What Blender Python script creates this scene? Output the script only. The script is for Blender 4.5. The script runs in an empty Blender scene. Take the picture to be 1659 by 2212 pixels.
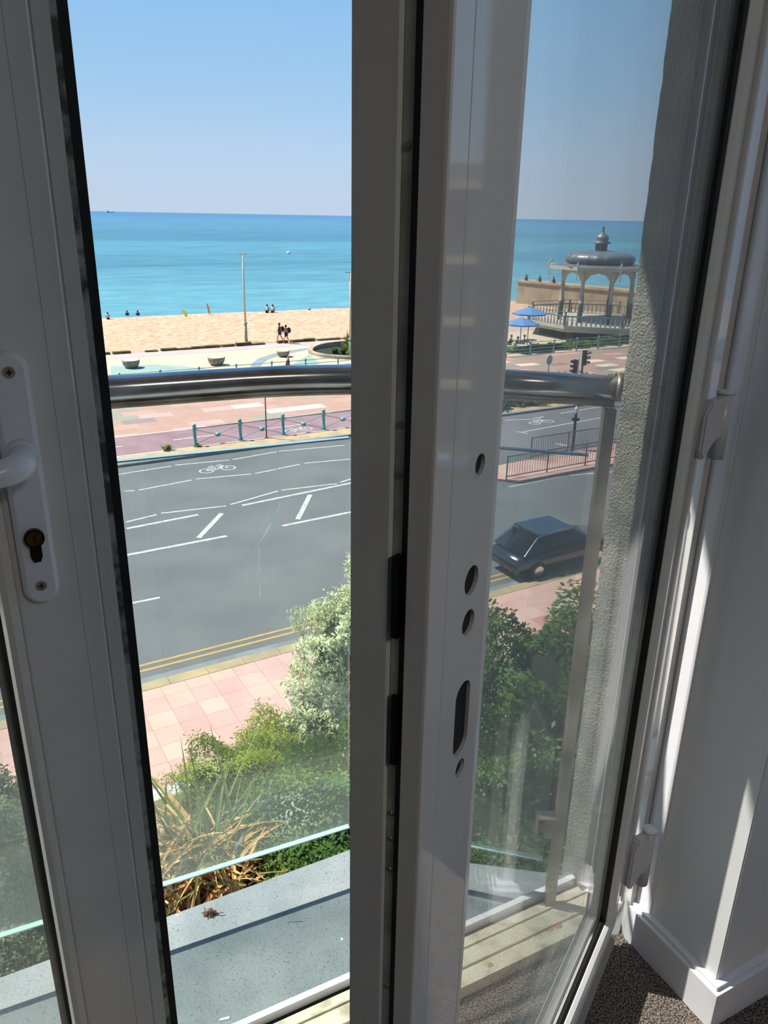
import bpy, bmesh, math, random
import numpy as np
from mathutils import Vector, Matrix, noise
random.seed(7); rng = np.random.default_rng(7)
C = bpy.context.scene.collection
sc = bpy.context.scene
PI = math.pi
H = 11.2                       # eye height above the street

# ------------------------------------------------------------------ camera
F = 1690.0; PITCH = math.radians(20.7); ROLL = math.radians(1.05)
f_ = Vector((0, math.cos(PITCH), -math.sin(PITCH))); u0 = Vector((0, math.sin(PITCH), math.cos(PITCH))); r0 = Vector((1, 0, 0))
r_ = r0*math.cos(ROLL)+u0*math.sin(ROLL); u_ = u0*math.cos(ROLL)-r0*math.sin(ROLL)
cd = bpy.data.cameras.new('camera'); cam = bpy.data.objects.new('camera', cd); C.objects.link(cam)
cd.sensor_fit = 'VERTICAL'; cd.sensor_height = 36; cd.lens = F/2212*36
cd.clip_start = 0.02; cd.clip_end = 90000
M = Matrix.Identity(4)
for i in range(3):
    M[i][0] = r_[i]; M[i][1] = u_[i]; M[i][2] = -f_[i]
M[2][3] = H
cam.matrix_world = M
sc.camera = cam

# ------------------------------------------------------------------ sky, sun, exposure
sc.view_settings.view_transform = 'Standard'; sc.view_settings.look = 'None'
sc.view_settings.gamma = 1; sc.view_settings.use_curve_mapping = False
sc.view_settings.exposure = 0.06
SUN_AZ = math.radians(165); SUN_EL = math.radians(57)
w = bpy.data.worlds.new('sky'); sc.world = w; w.use_nodes = True
nt = w.node_tree; nt.nodes.clear()
wo = nt.nodes.new('ShaderNodeOutputWorld'); bg = nt.nodes.new('ShaderNodeBackground'); nt.links.new(bg.outputs[0], wo.inputs[0])
tc = nt.nodes.new('ShaderNodeTexCoord'); sx = nt.nodes.new('ShaderNodeSeparateXYZ'); rp = nt.nodes.new('ShaderNodeValToRGB')
nt.links.new(tc.outputs['Generated'], sx.inputs[0]); nt.links.new(sx.outputs[2], rp.inputs[0]); nt.links.new(rp.outputs[0], bg.inputs[0])
def lin(r, g, b):
    f = lambda c: (c/255/12.92) if c/255 <= .04045 else ((c/255+.055)/1.055)**2.4
    return (f(r), f(g), f(b), 1)
cr = rp.color_ramp; cr.elements[0].position = 0; cr.elements[0].color = lin(190, 208, 228)
cr.elements[1].position = 1; cr.elements[1].color = lin(80, 135, 205)
for p, c in ((.06, lin(183, 208, 234)), (.13, lin(160, 200, 235)), (.24, lin(136, 188, 235)), (.5, lin(108, 168, 226))):
    e = cr.elements.new(p); e.color = c
bg.inputs[1].default_value = 1.0
sd = bpy.data.lights.new('sun', 'SUN'); sd.energy = 8.5; sd.angle = math.radians(.55); sd.color = (1, .955, .88)
sun = bpy.data.objects.new('sun', sd); C.objects.link(sun)
sdir = Vector((math.cos(SUN_AZ)*math.cos(SUN_EL), math.sin(SUN_AZ)*math.cos(SUN_EL), math.sin(SUN_EL)))
sun.rotation_euler = sdir.to_track_quat('Z', 'Y').to_euler()
sun.location = (0, 0, 30)

# ------------------------------------------------------------------ materials
def mat(name, col, rough=.6, metal=0, spec=.5, noise_amt=0, scale=8, col2=None, bump=0, bscale=None, bdist=.01, stretch=None, detail=4, coat=0, ramp=None):
    m = bpy.data.materials.new(name); m.use_nodes = True; t = m.node_tree; b = t.nodes['Principled BSDF']
    b.inputs['Roughness'].default_value = rough; b.inputs['Metallic'].default_value = metal
    b.inputs['Specular IOR Level'].default_value = spec; b.inputs['Coat Weight'].default_value = coat
    b.inputs['Coat Roughness'].default_value = .04
    co = lin(*col)
    geo = t.nodes.new('ShaderNodeNewGeometry'); mp = t.nodes.new('ShaderNodeMapping'); t.links.new(geo.outputs['Position'], mp.inputs[0])
    if stretch: mp.inputs['Rotation'].default_value = (0, 0, stretch[0]); mp.inputs['Scale'].default_value = stretch[1]; mp.vector_type = 'TEXTURE' if False else 'POINT'
    n = t.nodes.new('ShaderNodeTexNoise'); n.inputs['Scale'].default_value = scale; n.inputs['Detail'].default_value = detail
    t.links.new(mp.outputs[0], n.inputs['Vector'])
    rr = t.nodes.new('ShaderNodeValToRGB'); t.links.new(n.outputs['Fac'], rr.inputs[0])
    c2 = lin(*col2) if col2 else tuple(c*(1-noise_amt) for c in co[:3])+(1,)
    lo, hi = ramp or (.35, .65)
    rr.color_ramp.elements[0].position = lo; rr.color_ramp.elements[0].color = c2
    rr.color_ramp.elements[1].position = hi; rr.color_ramp.elements[1].color = co
    t.links.new(rr.outputs[0], b.inputs['Base Color'])
    if bump:
        bn = t.nodes.new('ShaderNodeTexNoise'); bn.inputs['Scale'].default_value = bscale or scale*3; bn.inputs['Detail'].default_value = 3
        t.links.new(mp.outputs[0], bn.inputs['Vector'])
        bp = t.nodes.new('ShaderNodeBump'); bp.inputs['Strength'].default_value = bump; bp.inputs['Distance'].default_value = bdist
        t.links.new(bn.outputs['Fac'], bp.inputs['Height']); t.links.new(bp.outputs[0], b.inputs['Normal'])
    return m

def glass_mat(name, tint, dirt, dirtcol=(215, 225, 220), zdirt=None, scale=6, refl=1.0):
    m = bpy.data.materials.new(name); m.use_nodes = True; t = m.node_tree; t.nodes.clear()
    out = t.nodes.new('ShaderNodeOutputMaterial')
    tr = t.nodes.new('ShaderNodeBsdfTransparent'); tr.inputs[0].default_value = tint+(1,)
    gl = t.nodes.new('ShaderNodeBsdfGlossy'); gl.inputs['Roughness'].default_value = 0.0
    fr = t.nodes.new('ShaderNodeFresnel'); gb = t.nodes.new('ShaderNodeNewGeometry'); ir = t.nodes.new('ShaderNodeMapRange')   # same mirror share on both faces of a pane
    ir.inputs['To Min'].default_value = 1.5; ir.inputs['To Max'].default_value = 1/1.5; t.links.new(gb.outputs['Backfacing'], ir.inputs['Value']); t.links.new(ir.outputs[0], fr.inputs[0])
    mu = t.nodes.new('ShaderNodeMath'); mu.operation = 'MULTIPLY'; mu.inputs[1].default_value = refl; t.links.new(fr.outputs[0], mu.inputs[0])
    mx = t.nodes.new('ShaderNodeMixShader'); t.links.new(mu.outputs[0], mx.inputs[0]); t.links.new(tr.outputs[0], mx.inputs[1]); t.links.new(gl.outputs[0], mx.inputs[2])
    df = t.nodes.new('ShaderNodeBsdfDiffuse'); tl = t.nodes.new('ShaderNodeBsdfTranslucent')
    df.inputs[0].default_value = lin(*dirtcol); tl.inputs[0].default_value = lin(*dirtcol)
    md = t.nodes.new('ShaderNodeMixShader'); md.inputs[0].default_value = .5; t.links.new(df.outputs[0], md.inputs[1]); t.links.new(tl.outputs[0], md.inputs[2])
    geo = t.nodes.new('ShaderNodeNewGeometry'); mp = t.nodes.new('ShaderNodeMapping'); mp.inputs['Scale'].default_value = (1, 1, .12)
    t.links.new(geo.outputs['Position'], mp.inputs[0])
    n = t.nodes.new('ShaderNodeTexNoise'); n.inputs['Scale'].default_value = scale*4; n.inputs['Detail'].default_value = 6; t.links.new(mp.outputs[0], n.inputs['Vector'])
    n2 = t.nodes.new('ShaderNodeTexNoise'); n2.inputs['Scale'].default_value = scale*.5; t.links.new(geo.outputs['Position'], n2.inputs['Vector'])
    a = t.nodes.new('ShaderNodeMath'); a.operation = 'MULTIPLY'; t.links.new(n.outputs['Fac'], a.inputs[0]); t.links.new(n2.outputs['Fac'], a.inputs[1])
    bm_ = t.nodes.new('ShaderNodeMath'); bm_.operation = 'MULTIPLY'; bm_.inputs[1].default_value = dirt*4; t.links.new(a.outputs[0], bm_.inputs[0])
    last = bm_
    if zdirt:                                   # dried dirt gathers along the lower edge
        sp = t.nodes.new('ShaderNodeSeparateXYZ'); t.links.new(geo.outputs['Position'], sp.inputs[0])
        mr = t.nodes.new('ShaderNodeMapRange'); mr.inputs['From Min'].default_value = zdirt[0]; mr.inputs['From Max'].default_value = zdirt[1]
        mr.inputs['To Min'].default_value = zdirt[2]; mr.inputs['To Max'].default_value = 0; t.links.new(sp.outputs[2], mr.inputs['Value'])
        pw = t.nodes.new('ShaderNodeMath'); pw.operation = 'ADD'; t.links.new(bm_.outputs[0], pw.inputs[0]); t.links.new(mr.outputs[0], pw.inputs[1]); last = pw
    m2 = t.nodes.new('ShaderNodeMixShader'); t.links.new(last.outputs[0], m2.inputs[0]); t.links.new(mx.outputs[0], m2.inputs[1]); t.links.new(md.outputs[0], m2.inputs[2])
    t.links.new(m2.outputs[0], out.inputs[0])
    return m

MT = dict(
 upvc=mat('upvc', (206, 205, 203), .045, spec=.6, noise_amt=.05, scale=14),
 bead=mat('upvc_bead', (216, 216, 214), .2, noise_amt=.04, scale=20),
 gasket=mat('rubber', (10, 10, 11), .6, noise_amt=.3, scale=60),
 edgegrime=mat('grimy_strip', (150, 155, 145), .45, col2=(66, 66, 60), scale=38, detail=8, ramp=(.4, .56)),
 lockstrip=mat('lock_strip', (206, 210, 200), .4, metal=.1, col2=(150, 156, 146), scale=25),
 darkmetal=mat('dark_metal', (30, 32, 36), .4, metal=.6, noise_amt=.4, scale=40),
 steel=mat('stainless', (205, 205, 208), .2, metal=1, col2=(150, 148, 145), scale=9, stretch=(0, (1, 1, 1)), bump=.05, bscale=60, bdist=.001),
 steel_r=mat('stainless_brushed', (196, 190, 176), .5, metal=.85, col2=(140, 128, 110), scale=12),
 brass=mat('brass', (120, 92, 50), .3, metal=.9, noise_amt=.5, scale=90),
 handle=mat('handle_white', (208, 210, 218), .28, noise_amt=.03, scale=10),
 hole=mat('hole_dark', (22, 21, 20), .8, noise_amt=.3, scale=40),
 spacer=mat('spacer', (150, 152, 150), .3, metal=.6, noise_amt=.2, scale=50),
 wall=mat('wall_paint', (224, 224, 224), .55, noise_amt=.03, scale=3, bump=.1, bscale=40, bdist=.002),
 trim=mat('gloss_paint', (226, 227, 232), .25, noise_amt=.05, scale=12, bump=.06, bscale=18, bdist=.002),
 ceil=mat('ceiling_paint', (205, 205, 200), .8, noise_amt=.02, scale=3),
 render=mat('rough_render', (198, 198, 180), .9, col2=(150, 152, 138), scale=14, ramp=(.3, .6), bump=1, bscale=260, bdist=.01),
 ledge=mat('slate_ledge', (158, 168, 166), .55, col2=(134, 147, 147), scale=9, ramp=(.35, .65), bump=.25, bscale=160, bdist=.003),
 sill=mat('sill_dirty', (214, 208, 186), .45, col2=(176, 166, 140), scale=26, ramp=(.3, .5)),
 road=mat('asphalt', (122, 122, 122), .85, col2=(108, 109, 111), scale=.35, bump=.3, bscale=25, bdist=.02),
 white_line=mat('road_paint_white', (232, 232, 224), .6, col2=(190, 190, 184), scale=6),
 yellow_line=mat('road_paint_yellow', (214, 178, 96), .6, col2=(196, 160, 90), scale=5),
 kerb=mat('kerb_stone', (206, 180, 128), .8, col2=(176, 158, 124), scale=1.6),
 gutter=mat('gutter_stone', (150, 156, 154), .8, col2=(128, 134, 134), scale=2),
 cycle=mat('cycle_lane', (160, 134, 134), .85, col2=(146, 114, 118), scale=.6),
 concrete=mat('promenade_concrete', (226, 210, 176), .8, col2=(214, 196, 160), scale=.35),
 pinkpath=mat('path_pink', (206, 190, 182), .8, col2=(196, 180, 172), scale=.5),
 bluepave=mat('paving_blue_grey', (150, 162, 164), .8, col2=(138, 152, 156), scale=.8),
 mint=mat('paving_mint', (160, 188, 172), .8, col2=(148, 178, 164), scale=.8),
 bowl=mat('planter_concrete', (176, 164, 146), .85, col2=(142, 132, 118), scale=3),
 bowltop=mat('planter_fill', (226, 218, 204), .85, noise_amt=.05, scale=3),
 sand=mat('shingle', (236, 196, 160), .95, col2=(206, 158, 122), scale=1.6, detail=10, ramp=(.36, .62), bump=.9, bscale=1.6, bdist=.3),
 rubble=mat('dark_edge', (64, 54, 34), .9, col2=(110, 100, 48), scale=1.1),
 turquoise=mat('turquoise_paint', (122, 190, 184), .4, col2=(104, 172, 168), scale=2),
 paleturq=mat('pale_green_paint', (150, 186, 172), .5, noise_amt=.1, scale=2),
 rust=mat('rust', (150, 96, 60), .8, noise_amt=.3, scale=10),
 lamp=mat('lamp_paint', (226, 218, 192), .5, noise_amt=.06, scale=3),
 grey_paint=mat('grey_paint', (86, 92, 94), .5, noise_amt=.1, scale=3),
 black_paint=mat('black_paint', (26, 30, 34), .4, noise_amt=.1, scale=3),
 stone=mat('groyne_stone', (206, 186, 150), .85, col2=(170, 152, 124), scale=.7),
 cream=mat('cream_paint', (214, 208, 190), .6, noise_amt=.08, scale=1.5),
 greenpaint=mat('bandstand_green', (104, 122, 118), .5, noise_amt=.15, scale=2),
 lead=mat('lead_roof', (92, 100, 104), .45, col2=(112, 118, 120), scale=1.2, metal=.2),
 darkroom=mat('dark_interior', (52, 54, 50), .8, noise_amt=.3, scale=1),
 blue=mat('parasol_blue', (96, 156, 214), .7, noise_amt=.08, scale=3),
 skin=mat('skin', (190, 138, 110), .6, noise_amt=.05, scale=10),
 shirt_w=mat('white_shirt', (226, 226, 230), .8, noise_amt=.05, scale=6),
 cloth_d=mat('dark_cloth', (44, 44, 54), .85, noise_amt=.2, scale=9),
 cloth_m=mat('maroon_cloth', (104, 78, 84), .85, noise_amt=.2, scale=9),
 cloth_g=mat('grey_pink_cloth', (150, 124, 118), .85, noise_amt=.2, scale=9),
 hair=mat('hair', (40, 30, 26), .7, noise_amt=.2, scale=20),
 buoy=mat('buoy', (230, 225, 200), .5, noise_amt=.1, scale=3),
 yellow=mat('yellow_board', (222, 216, 70), .4, noise_amt=.08, scale=3),
 orange=mat('orange_board', (214, 150, 84), .5, noise_amt=.2, scale=2),
 leaf_dark=mat('leaf_dark', (66, 96, 36), .45, col2=(38, 66, 24), scale=1.3),
 leaf_lime=mat('leaf_lime', (138, 158, 52), .5, col2=(92, 122, 40), scale=1.4),
 leaf_var=mat('leaf_variegated', (214, 218, 160), .5, col2=(122, 140, 88), scale=9, ramp=(.42, .55)),
 leaf_olive=mat('leaf_olive', (96, 110, 76), .5, col2=(58, 72, 46), scale=2),
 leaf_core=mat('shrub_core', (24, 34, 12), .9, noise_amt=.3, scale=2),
 blade_green=mat('blade_green', (112, 118, 66), .5, col2=(72, 82, 44), scale=4),
 blade_dry=mat('blade_dry', (206, 162, 92), .6, col2=(150, 108, 66), scale=5),
 blade_dead=mat('blade_dead', (146, 96, 62), .7, col2=(90, 56, 40), scale=6),
 ship_haze=mat('hazy_ship', (160, 184, 206), .8, noise_amt=.05, scale=1),  # distance haze mixed into the ship's colour
 soil=mat('soil', (70, 62, 44), .95, noise_amt=.4, scale=3),
 grass=mat('verge_grass', (120, 120, 66), .9, col2=(168, 146, 92), scale=2.5),
 carpaint=mat('car_paint', (34, 40, 46), .15, metal=.3, coat=1, noise_amt=.05, scale=2),
 carglass=mat('car_glass', (14, 18, 22), .05, noise_amt=.05, scale=2),
 chrome=mat('car_trim', (220, 222, 224), .1, metal=1, noise_amt=.05, scale=4),
 facade=mat('hotel_stucco', (120, 104, 86), .8, col2=(104, 90, 76), scale=.5),
 facade_dark=mat('hotel_window_dark', (28, 25, 24), .2, noise_amt=.3, scale=.4),
 debris=mat('dry_seed_head', (120, 78, 50), .9, col2=(60, 40, 28), scale=150),
 paint_chip=mat('paint_flake', (228, 228, 222), .7, noise_amt=.05, scale=80),
 building=mat('house_render', (190, 188, 176), .9, noise_amt=.1, scale=2, bump=.4, bscale=60),
 rustlabel=mat('rust_stain', (196, 120, 60), .8, col2=(170, 150, 110), scale=60),
)
for k_ in 'render road white_line yellow_line kerb gutter cycle concrete pinkpath bluepave mint bowl bowltop sand turquoise paleturq lamp stone cream greenpaint shirt_w blue building grass facade ledge'.split():
    for e_ in MT[k_].node_tree.nodes:
        if e_.type == 'VALTORGB':
            for q_ in e_.color_ramp.elements: q_.color = tuple(c*.66 for c in q_.color[:3])+(1,)
MT['pane'] = glass_mat('leaf_glass', (.99, .993, .99), .022, (216, 222, 218), scale=5, zdirt=(H-1.2, H-.15, .03), refl=.62)
MT['bal'] = glass_mat('balustrade_glass', (.95, .985, .965), .035, (212, 224, 206), zdirt=(H-1.17, H-.85, .11), scale=9)
MT['baledge'] = mat('glass_edge', (205, 238, 232), .15, noise_amt=.1, scale=30)


def leaf_mat(name, c, c2, scale, tr=.4, ramp=(.35, .65)):
    m = mat(name, c, .45, col2=c2, scale=scale, ramp=ramp); t = m.node_tree; b = t.nodes['Principled BSDF']; o = t.nodes['Material Output']; src = b.inputs['Base Color'].links[0].from_socket
    tl = t.nodes.new('ShaderNodeBsdfTranslucent'); mx = t.nodes.new('ShaderNodeMixShader'); mx.inputs[0].default_value = tr; t.links.new(src, tl.inputs[0])
    t.links.new(b.outputs[0], mx.inputs[1]); t.links.new(tl.outputs[0], mx.inputs[2]); t.links.new(mx.outputs[0], o.inputs[0]); MT[name] = m
leaf_mat('tape', (205, 218, 212), (176, 194, 190), 60, tr=.6)
MT['topedge'] = mat('glass_top_edge', (132, 166, 178), .2, noise_amt=.1, scale=30)
leaf_mat('leaf_dark', (112, 142, 58), (62, 98, 38), 1.6)
leaf_mat('leaf_lime', (176, 184, 58), (120, 144, 44), 1.4)
leaf_mat('leaf_var', (238, 240, 200), (150, 172, 112), 9, ramp=(.4, .52))
leaf_mat('leaf_olive', (136, 148, 104), (88, 104, 66), 2)
leaf_mat('blade_green', (140, 146, 84), (96, 108, 60), 4)
leaf_mat('blade_dry', (238, 200, 128), (196, 144, 88), 5)
leaf_mat('blade_dead', (178, 124, 84), (120, 80, 56), 6)
def special():
    # speckled loop carpet
    m = mat('carpet', (150, 138, 128), .95, bump=1, bscale=420, bdist=.006, col2=(52, 44, 42), scale=330, detail=2, ramp=(.44, .56)); MT['carpet'] = m
    # ledge speckle
    m = MT['ledge']; t = m.node_tree; b = t.nodes['Principled BSDF']; src = b.inputs['Base Color'].links[0].from_socket
    geo = t.nodes.new('ShaderNodeNewGeometry'); v = t.nodes.new('ShaderNodeTexVoronoi'); v.inputs['Scale'].default_value = 430; t.links.new(geo.outputs['Position'], v.inputs['Vector'])
    nn = t.nodes.new('ShaderNodeTexNoise'); nn.inputs['Scale'].default_value = 210; t.links.new(geo.outputs['Position'], nn.inputs['Vector'])
    ad = t.nodes.new('ShaderNodeMath'); ad.operation = 'ADD'; t.links.new(v.outputs['Distance'], ad.inputs[0]); t.links.new(nn.outputs['Fac'], ad.inputs[1])
    lt = t.nodes.new('ShaderNodeMath'); lt.operation = 'LESS_THAN'; lt.inputs[1].default_value = .68; t.links.new(ad.outputs[0], lt.inputs[0])
    mx = t.nodes.new('ShaderNodeMix'); mx.data_type = 'RGBA'; t.links.new(lt.outputs[0], mx.inputs[0]); t.links.new(src, mx.inputs[6]); mx.inputs[7].default_value = lin(60, 70, 74)
    t.links.new(mx.outputs[2], b.inputs['Base Color'])
    # patchwork promenade and tiled pavement
    def cells(name, sx_, sy_, cols, joint=None, stag=.5, rot=30.5):
        m = bpy.data.materials.new(name); m.use_nodes = True; t = m.node_tree; b = t.nodes['Principled BSDF']; b.inputs['Roughness'].default_value = .85
        geo = t.nodes.new('ShaderNodeNewGeometry'); mp = t.nodes.new('ShaderNodeMapping'); mp.vector_type = 'TEXTURE'
        mp.inputs['Rotation'].default_value = (0, 0, math.radians(rot)); mp.inputs['Scale'].default_value = (sx_, sy_, 1); t.links.new(geo.outputs['Position'], mp.inputs[0])
        s = t.nodes.new('ShaderNodeSeparateXYZ'); t.links.new(mp.outputs[0], s.inputs[0])
        def mth(op, a, bb=None):
            n = t.nodes.new('ShaderNodeMath'); n.operation = op
            for i, x in enumerate((a, bb)):
                if x is None: continue
                if isinstance(x, (int, float)): n.inputs[i].default_value = x
                else: t.links.new(x, n.inputs[i])
            return n.outputs[0]
        fy = mth('FLOOR', s.outputs[1]); xs = mth('ADD', s.outputs[0], mth('MULTIPLY', fy, stag)); fx = mth('FLOOR', xs)
        cb = t.nodes.new('ShaderNodeCombineXYZ'); t.links.new(fx, cb.inputs[0]); t.links.new(fy, cb.inputs[1])
        wn = t.nodes.new('ShaderNodeTexWhiteNoise'); wn.noise_dimensions = '2D'; t.links.new(cb.outputs[0], wn.inputs['Vector'])
        rr = t.nodes.new('ShaderNodeValToRGB'); rr.color_ramp.interpolation = 'CONSTANT'; t.links.new(wn.outputs['Value'], rr.inputs[0])
        el = rr.color_ramp.elements
        el[0].position = 0; el[0].color = lin(*cols[0][1]); el[1].position = cols[1][0]; el[1].color = lin(*cols[1][1])
        for p, c in cols[2:]: e = el.new(p); e.color = lin(*c)
        big = t.nodes.new('ShaderNodeTexNoise'); big.inputs['Scale'].default_value = 1.1; big.inputs['Detail'].default_value = 6; t.links.new(geo.outputs['Position'], big.inputs['Vector'])
        mr = t.nodes.new('ShaderNodeMapRange'); mr.inputs['To Min'].default_value = .82; mr.inputs['To Max'].default_value = 1.12; t.links.new(big.outputs['Fac'], mr.inputs['Value'])
        mx = t.nodes.new('ShaderNodeMix'); mx.data_type = 'RGBA'; mx.blend_type = 'MULTIPLY'; mx.inputs[0].default_value = 1; t.links.new(rr.outputs[0], mx.inputs[6]); t.links.new(mr.outputs[0], mx.inputs[7])
        last = mx.outputs[2]
        if joint:
            jx, jy, jc = joint
            a = mth('MINIMUM', mth('DIVIDE', mth('FRACT', xs), jx), mth('DIVIDE', mth('FRACT', s.outputs[1]), jy))
            lt = mth('LESS_THAN', a, 1.0)
            m3 = t.nodes.new('ShaderNodeMix'); m3.data_type = 'RGBA'; t.links.new(lt, m3.inputs[0]); t.links.new(last, m3.inputs[6]); m3.inputs[7].default_value = lin(*jc); last = m3.outputs[2]
        t.links.new(last, b.inputs['Base Color']); return m
    MT['patch'] = cells('patchwork_paving', 1.9, 1.0, [(0, (158, 128, 110)), (.55, (166, 134, 115)), (.7, (136, 134, 116)), (.82, (190, 144, 134)), (.92, (208, 192, 168)), (.96, (128, 116, 110))], stag=.37)
    MT['tiles'] = cells('pink_paving', .62, .62, [(0, (196, 154, 142)), (.35, (200, 160, 144)), (.6, (194, 150, 140)), (.8, (202, 164, 148)), (.95, (186, 128, 120))], joint=(.025, .025, (160, 126, 116)), stag=0)
    # sea
    m = bpy.data.materials.new('sea'); m.use_nodes = True; t = m.node_tree; b = t.nodes['Principled BSDF']; b.inputs['Roughness'].default_value = .3; b.inputs['Specular IOR Level'].default_value = .22
    geo = t.nodes.new('ShaderNodeNewGeometry'); mp = t.nodes.new('ShaderNodeMapping'); mp.vector_type = 'TEXTURE'; mp.inputs['Rotation'].default_value = (0, 0, math.radians(30.5))
    t.links.new(geo.outputs['Position'], mp.inputs[0]); s = t.nodes.new('ShaderNodeSeparateXYZ'); t.links.new(mp.outputs[0], s.inputs[0])
    # distance from the shore, logarithmic
    lg = t.nodes.new('ShaderNodeMath'); lg.operation = 'LOGARITHM'; lg.inputs[1].default_value = 10; t.links.new(s.outputs[1], lg.inputs[0])
    w2 = t.nodes.new('ShaderNodeTexNoise'); w2.inputs['Scale'].default_value = 1; w2.inputs['Detail'].default_value = 3
    lx = t.nodes.new('ShaderNodeMath'); lx.operation = 'DIVIDE'; t.links.new(s.outputs[0], lx.inputs[0]); t.links.new(s.outputs[1], lx.inputs[1])
    cb = t.nodes.new('ShaderNodeCombineXYZ'); t.links.new(lx.outputs[0], cb.inputs[0])
    l8 = t.nodes.new('ShaderNodeMath'); l8.operation = 'MULTIPLY'; l8.inputs[1].default_value = 9; t.links.new(lg.outputs[0], l8.inputs[0]); t.links.new(l8.outputs[0], cb.inputs[1])
    t.links.new(cb.outputs[0], w2.inputs['Vector'])
    ms = t.nodes.new('ShaderNodeMath'); ms.operation = 'MULTIPLY_ADD'; ms.inputs[1].default_value = .42; t.links.new(w2.outputs['Fac'], ms.inputs[0]); 
    sb = t.nodes.new('ShaderNodeMath'); sb.operation = 'SUBTRACT'; sb.inputs[1].default_value = .21; t.links.new(lg.outputs[0], sb.inputs[0]); t.links.new(sb.outputs[0], ms.inputs[2])
    mr = t.nodes.new('ShaderNodeMapRange'); mr.inputs['From Min'].default_value = 2.0; mr.inputs['From Max'].default_value = 4.0; t.links.new(ms.outputs[0], mr.inputs['Value'])
    rr = t.nodes.new('ShaderNodeValToRGB'); t.links.new(mr.outputs[0], rr.inputs[0]); el = rr.color_ramp.elements
    el[0].position = 0; el[0].color = lin(84, 140, 148); el[1].position = 1; el[1].color = lin(40, 98, 136)
    for p, c in ((.12, (78, 136, 146)), (.2, (44, 106, 122)), (.28, (62, 124, 138)), (.36, (38, 98, 118)), (.45, (50, 108, 130)), (.6, (50, 110, 138)), (.8, (40, 96, 132))): e = el.new(p); e.color = lin(*c)
    rip = t.nodes.new('ShaderNodeTexNoise'); rip.inputs['Scale'].default_value = 1; rip.inputs['Detail'].default_value = 8; rip.inputs['Roughness'].default_value = .65
    c2 = t.nodes.new('ShaderNodeCombineXYZ')
    k1 = t.nodes.new('ShaderNodeMath'); k1.operation = 'MULTIPLY'; k1.inputs[1].default_value = 14; t.links.new(lx.outputs[0], k1.inputs[0]); t.links.new(k1.outputs[0], c2.inputs[0])
    k2 = t.nodes.new('ShaderNodeMath'); k2.operation = 'MULTIPLY'; k2.inputs[1].default_value = 70; t.links.new(lg.outputs[0], k2.inputs[0]); t.links.new(k2.outputs[0], c2.inputs[1]); t.links.new(c2.outputs[0], rip.inputs['Vector'])
    m4 = t.nodes.new('ShaderNodeMapRange'); m4.inputs['From Min'].default_value = .3; m4.inputs['From Max'].default_value = .7; m4.inputs['To Min'].default_value = .7; m4.inputs['To Max'].default_value = 1.3; t.links.new(rip.outputs['Fac'], m4.inputs['Value'])
    mx = t.nodes.new('ShaderNodeMix'); mx.data_type = 'RGBA'; mx.blend_type = 'MULTIPLY'; mx.inputs[0].default_value = 1; t.links.new(rr.outputs[0], mx.inputs[6]); t.links.new(m4.outputs[0], mx.inputs[7]); t.links.new(mx.outputs[2], b.inputs['Base Color'])
    MT['sea'] = m
special()

# ------------------------------------------------------------------ helpers
def obj(name, bm, m, parent=None, smooth=False, inv=None):
    bmesh.ops.recalc_face_normals(bm, faces=bm.faces[:])
    me = bpy.data.meshes.new(name); 
    if parent is not None:
        bm.transform(Matrix.Translation(-parent.get('_o', Vector((0, 0, 0))) if False else Matrix.Identity(4).translation))
    bm.to_mesh(me); bm.free()
    o = bpy.data.objects.new(name, me); C.objects.link(o)
    for mm in (m if isinstance(m, (list, tuple)) else [m]): me.materials.append(mm)
    if smooth:
        for p in me.polygons: p.use_smooth = True
    if parent is not None:
        o.parent = parent; o.matrix_parent_inverse = Matrix.Identity(4)
        off = world_origin(parent)
        me.transform(Matrix.Translation(-off))
    return o
def world_origin(o):
    v = Vector((0, 0, 0))
    while o is not None:
        v = v+Vector(o.location); o = o.parent
    return v
def tag(o, label=None, cat=None, group=None, kind=None):
    if label: o['label'] = label
    if cat: o['category'] = cat
    if group: o['group'] = group
    if kind: o['kind'] = kind
    return o
def thing(name, label, cat, loc=(0, 0, 0), group=None):
    o = bpy.data.objects.new(name, None); C.objects.link(o); o.location = loc; o.empty_display_size = .1
    return tag(o, label, cat, group)
def struct(name, bm, m, parent=None, smooth=False):
    o = obj(name, bm, m, parent, smooth)
    if parent is None: o['kind'] = 'structure'
    return o
def copy_tree(o, parent=None, ghost=None):
    c = o.copy(); C.objects.link(c)
    if parent is not None: c.parent = parent
    for ch in [x for x in bpy.data.objects if x.parent == o]: copy_tree(ch, c)
    return c
def BM(): return bmesh.new()
def box(bm, x0, x1, y0, y1, z0, z1, fn=None):
    P = [(x, y, z) for x in (x0, x1) for y in (y0, y1) for z in (z0, z1)]
    v = [bm.verts.new(fn(*p) if fn else p) for p in P]
    for q in ((0, 1, 3, 2), (4, 6, 7, 5), (0, 4, 5, 1), (2, 3, 7, 6), (0, 2, 6, 4), (1, 5, 7, 3)): bm.faces.new([v[i] for i in q])
def prism(bm, pts, z0, z1, fn=None):
    g = fn or (lambda x, y, z: (x, y, z))
    a = [bm.verts.new(g(x, y, z0)) for x, y in pts]; b = [bm.verts.new(g(x, y, z1)) for x, y in pts]; n = len(pts)
    bm.faces.new(a); bm.faces.new(b)
    for i in range(n): bm.faces.new((a[i], a[(i+1) % n], b[(i+1) % n], b[i]))
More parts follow.
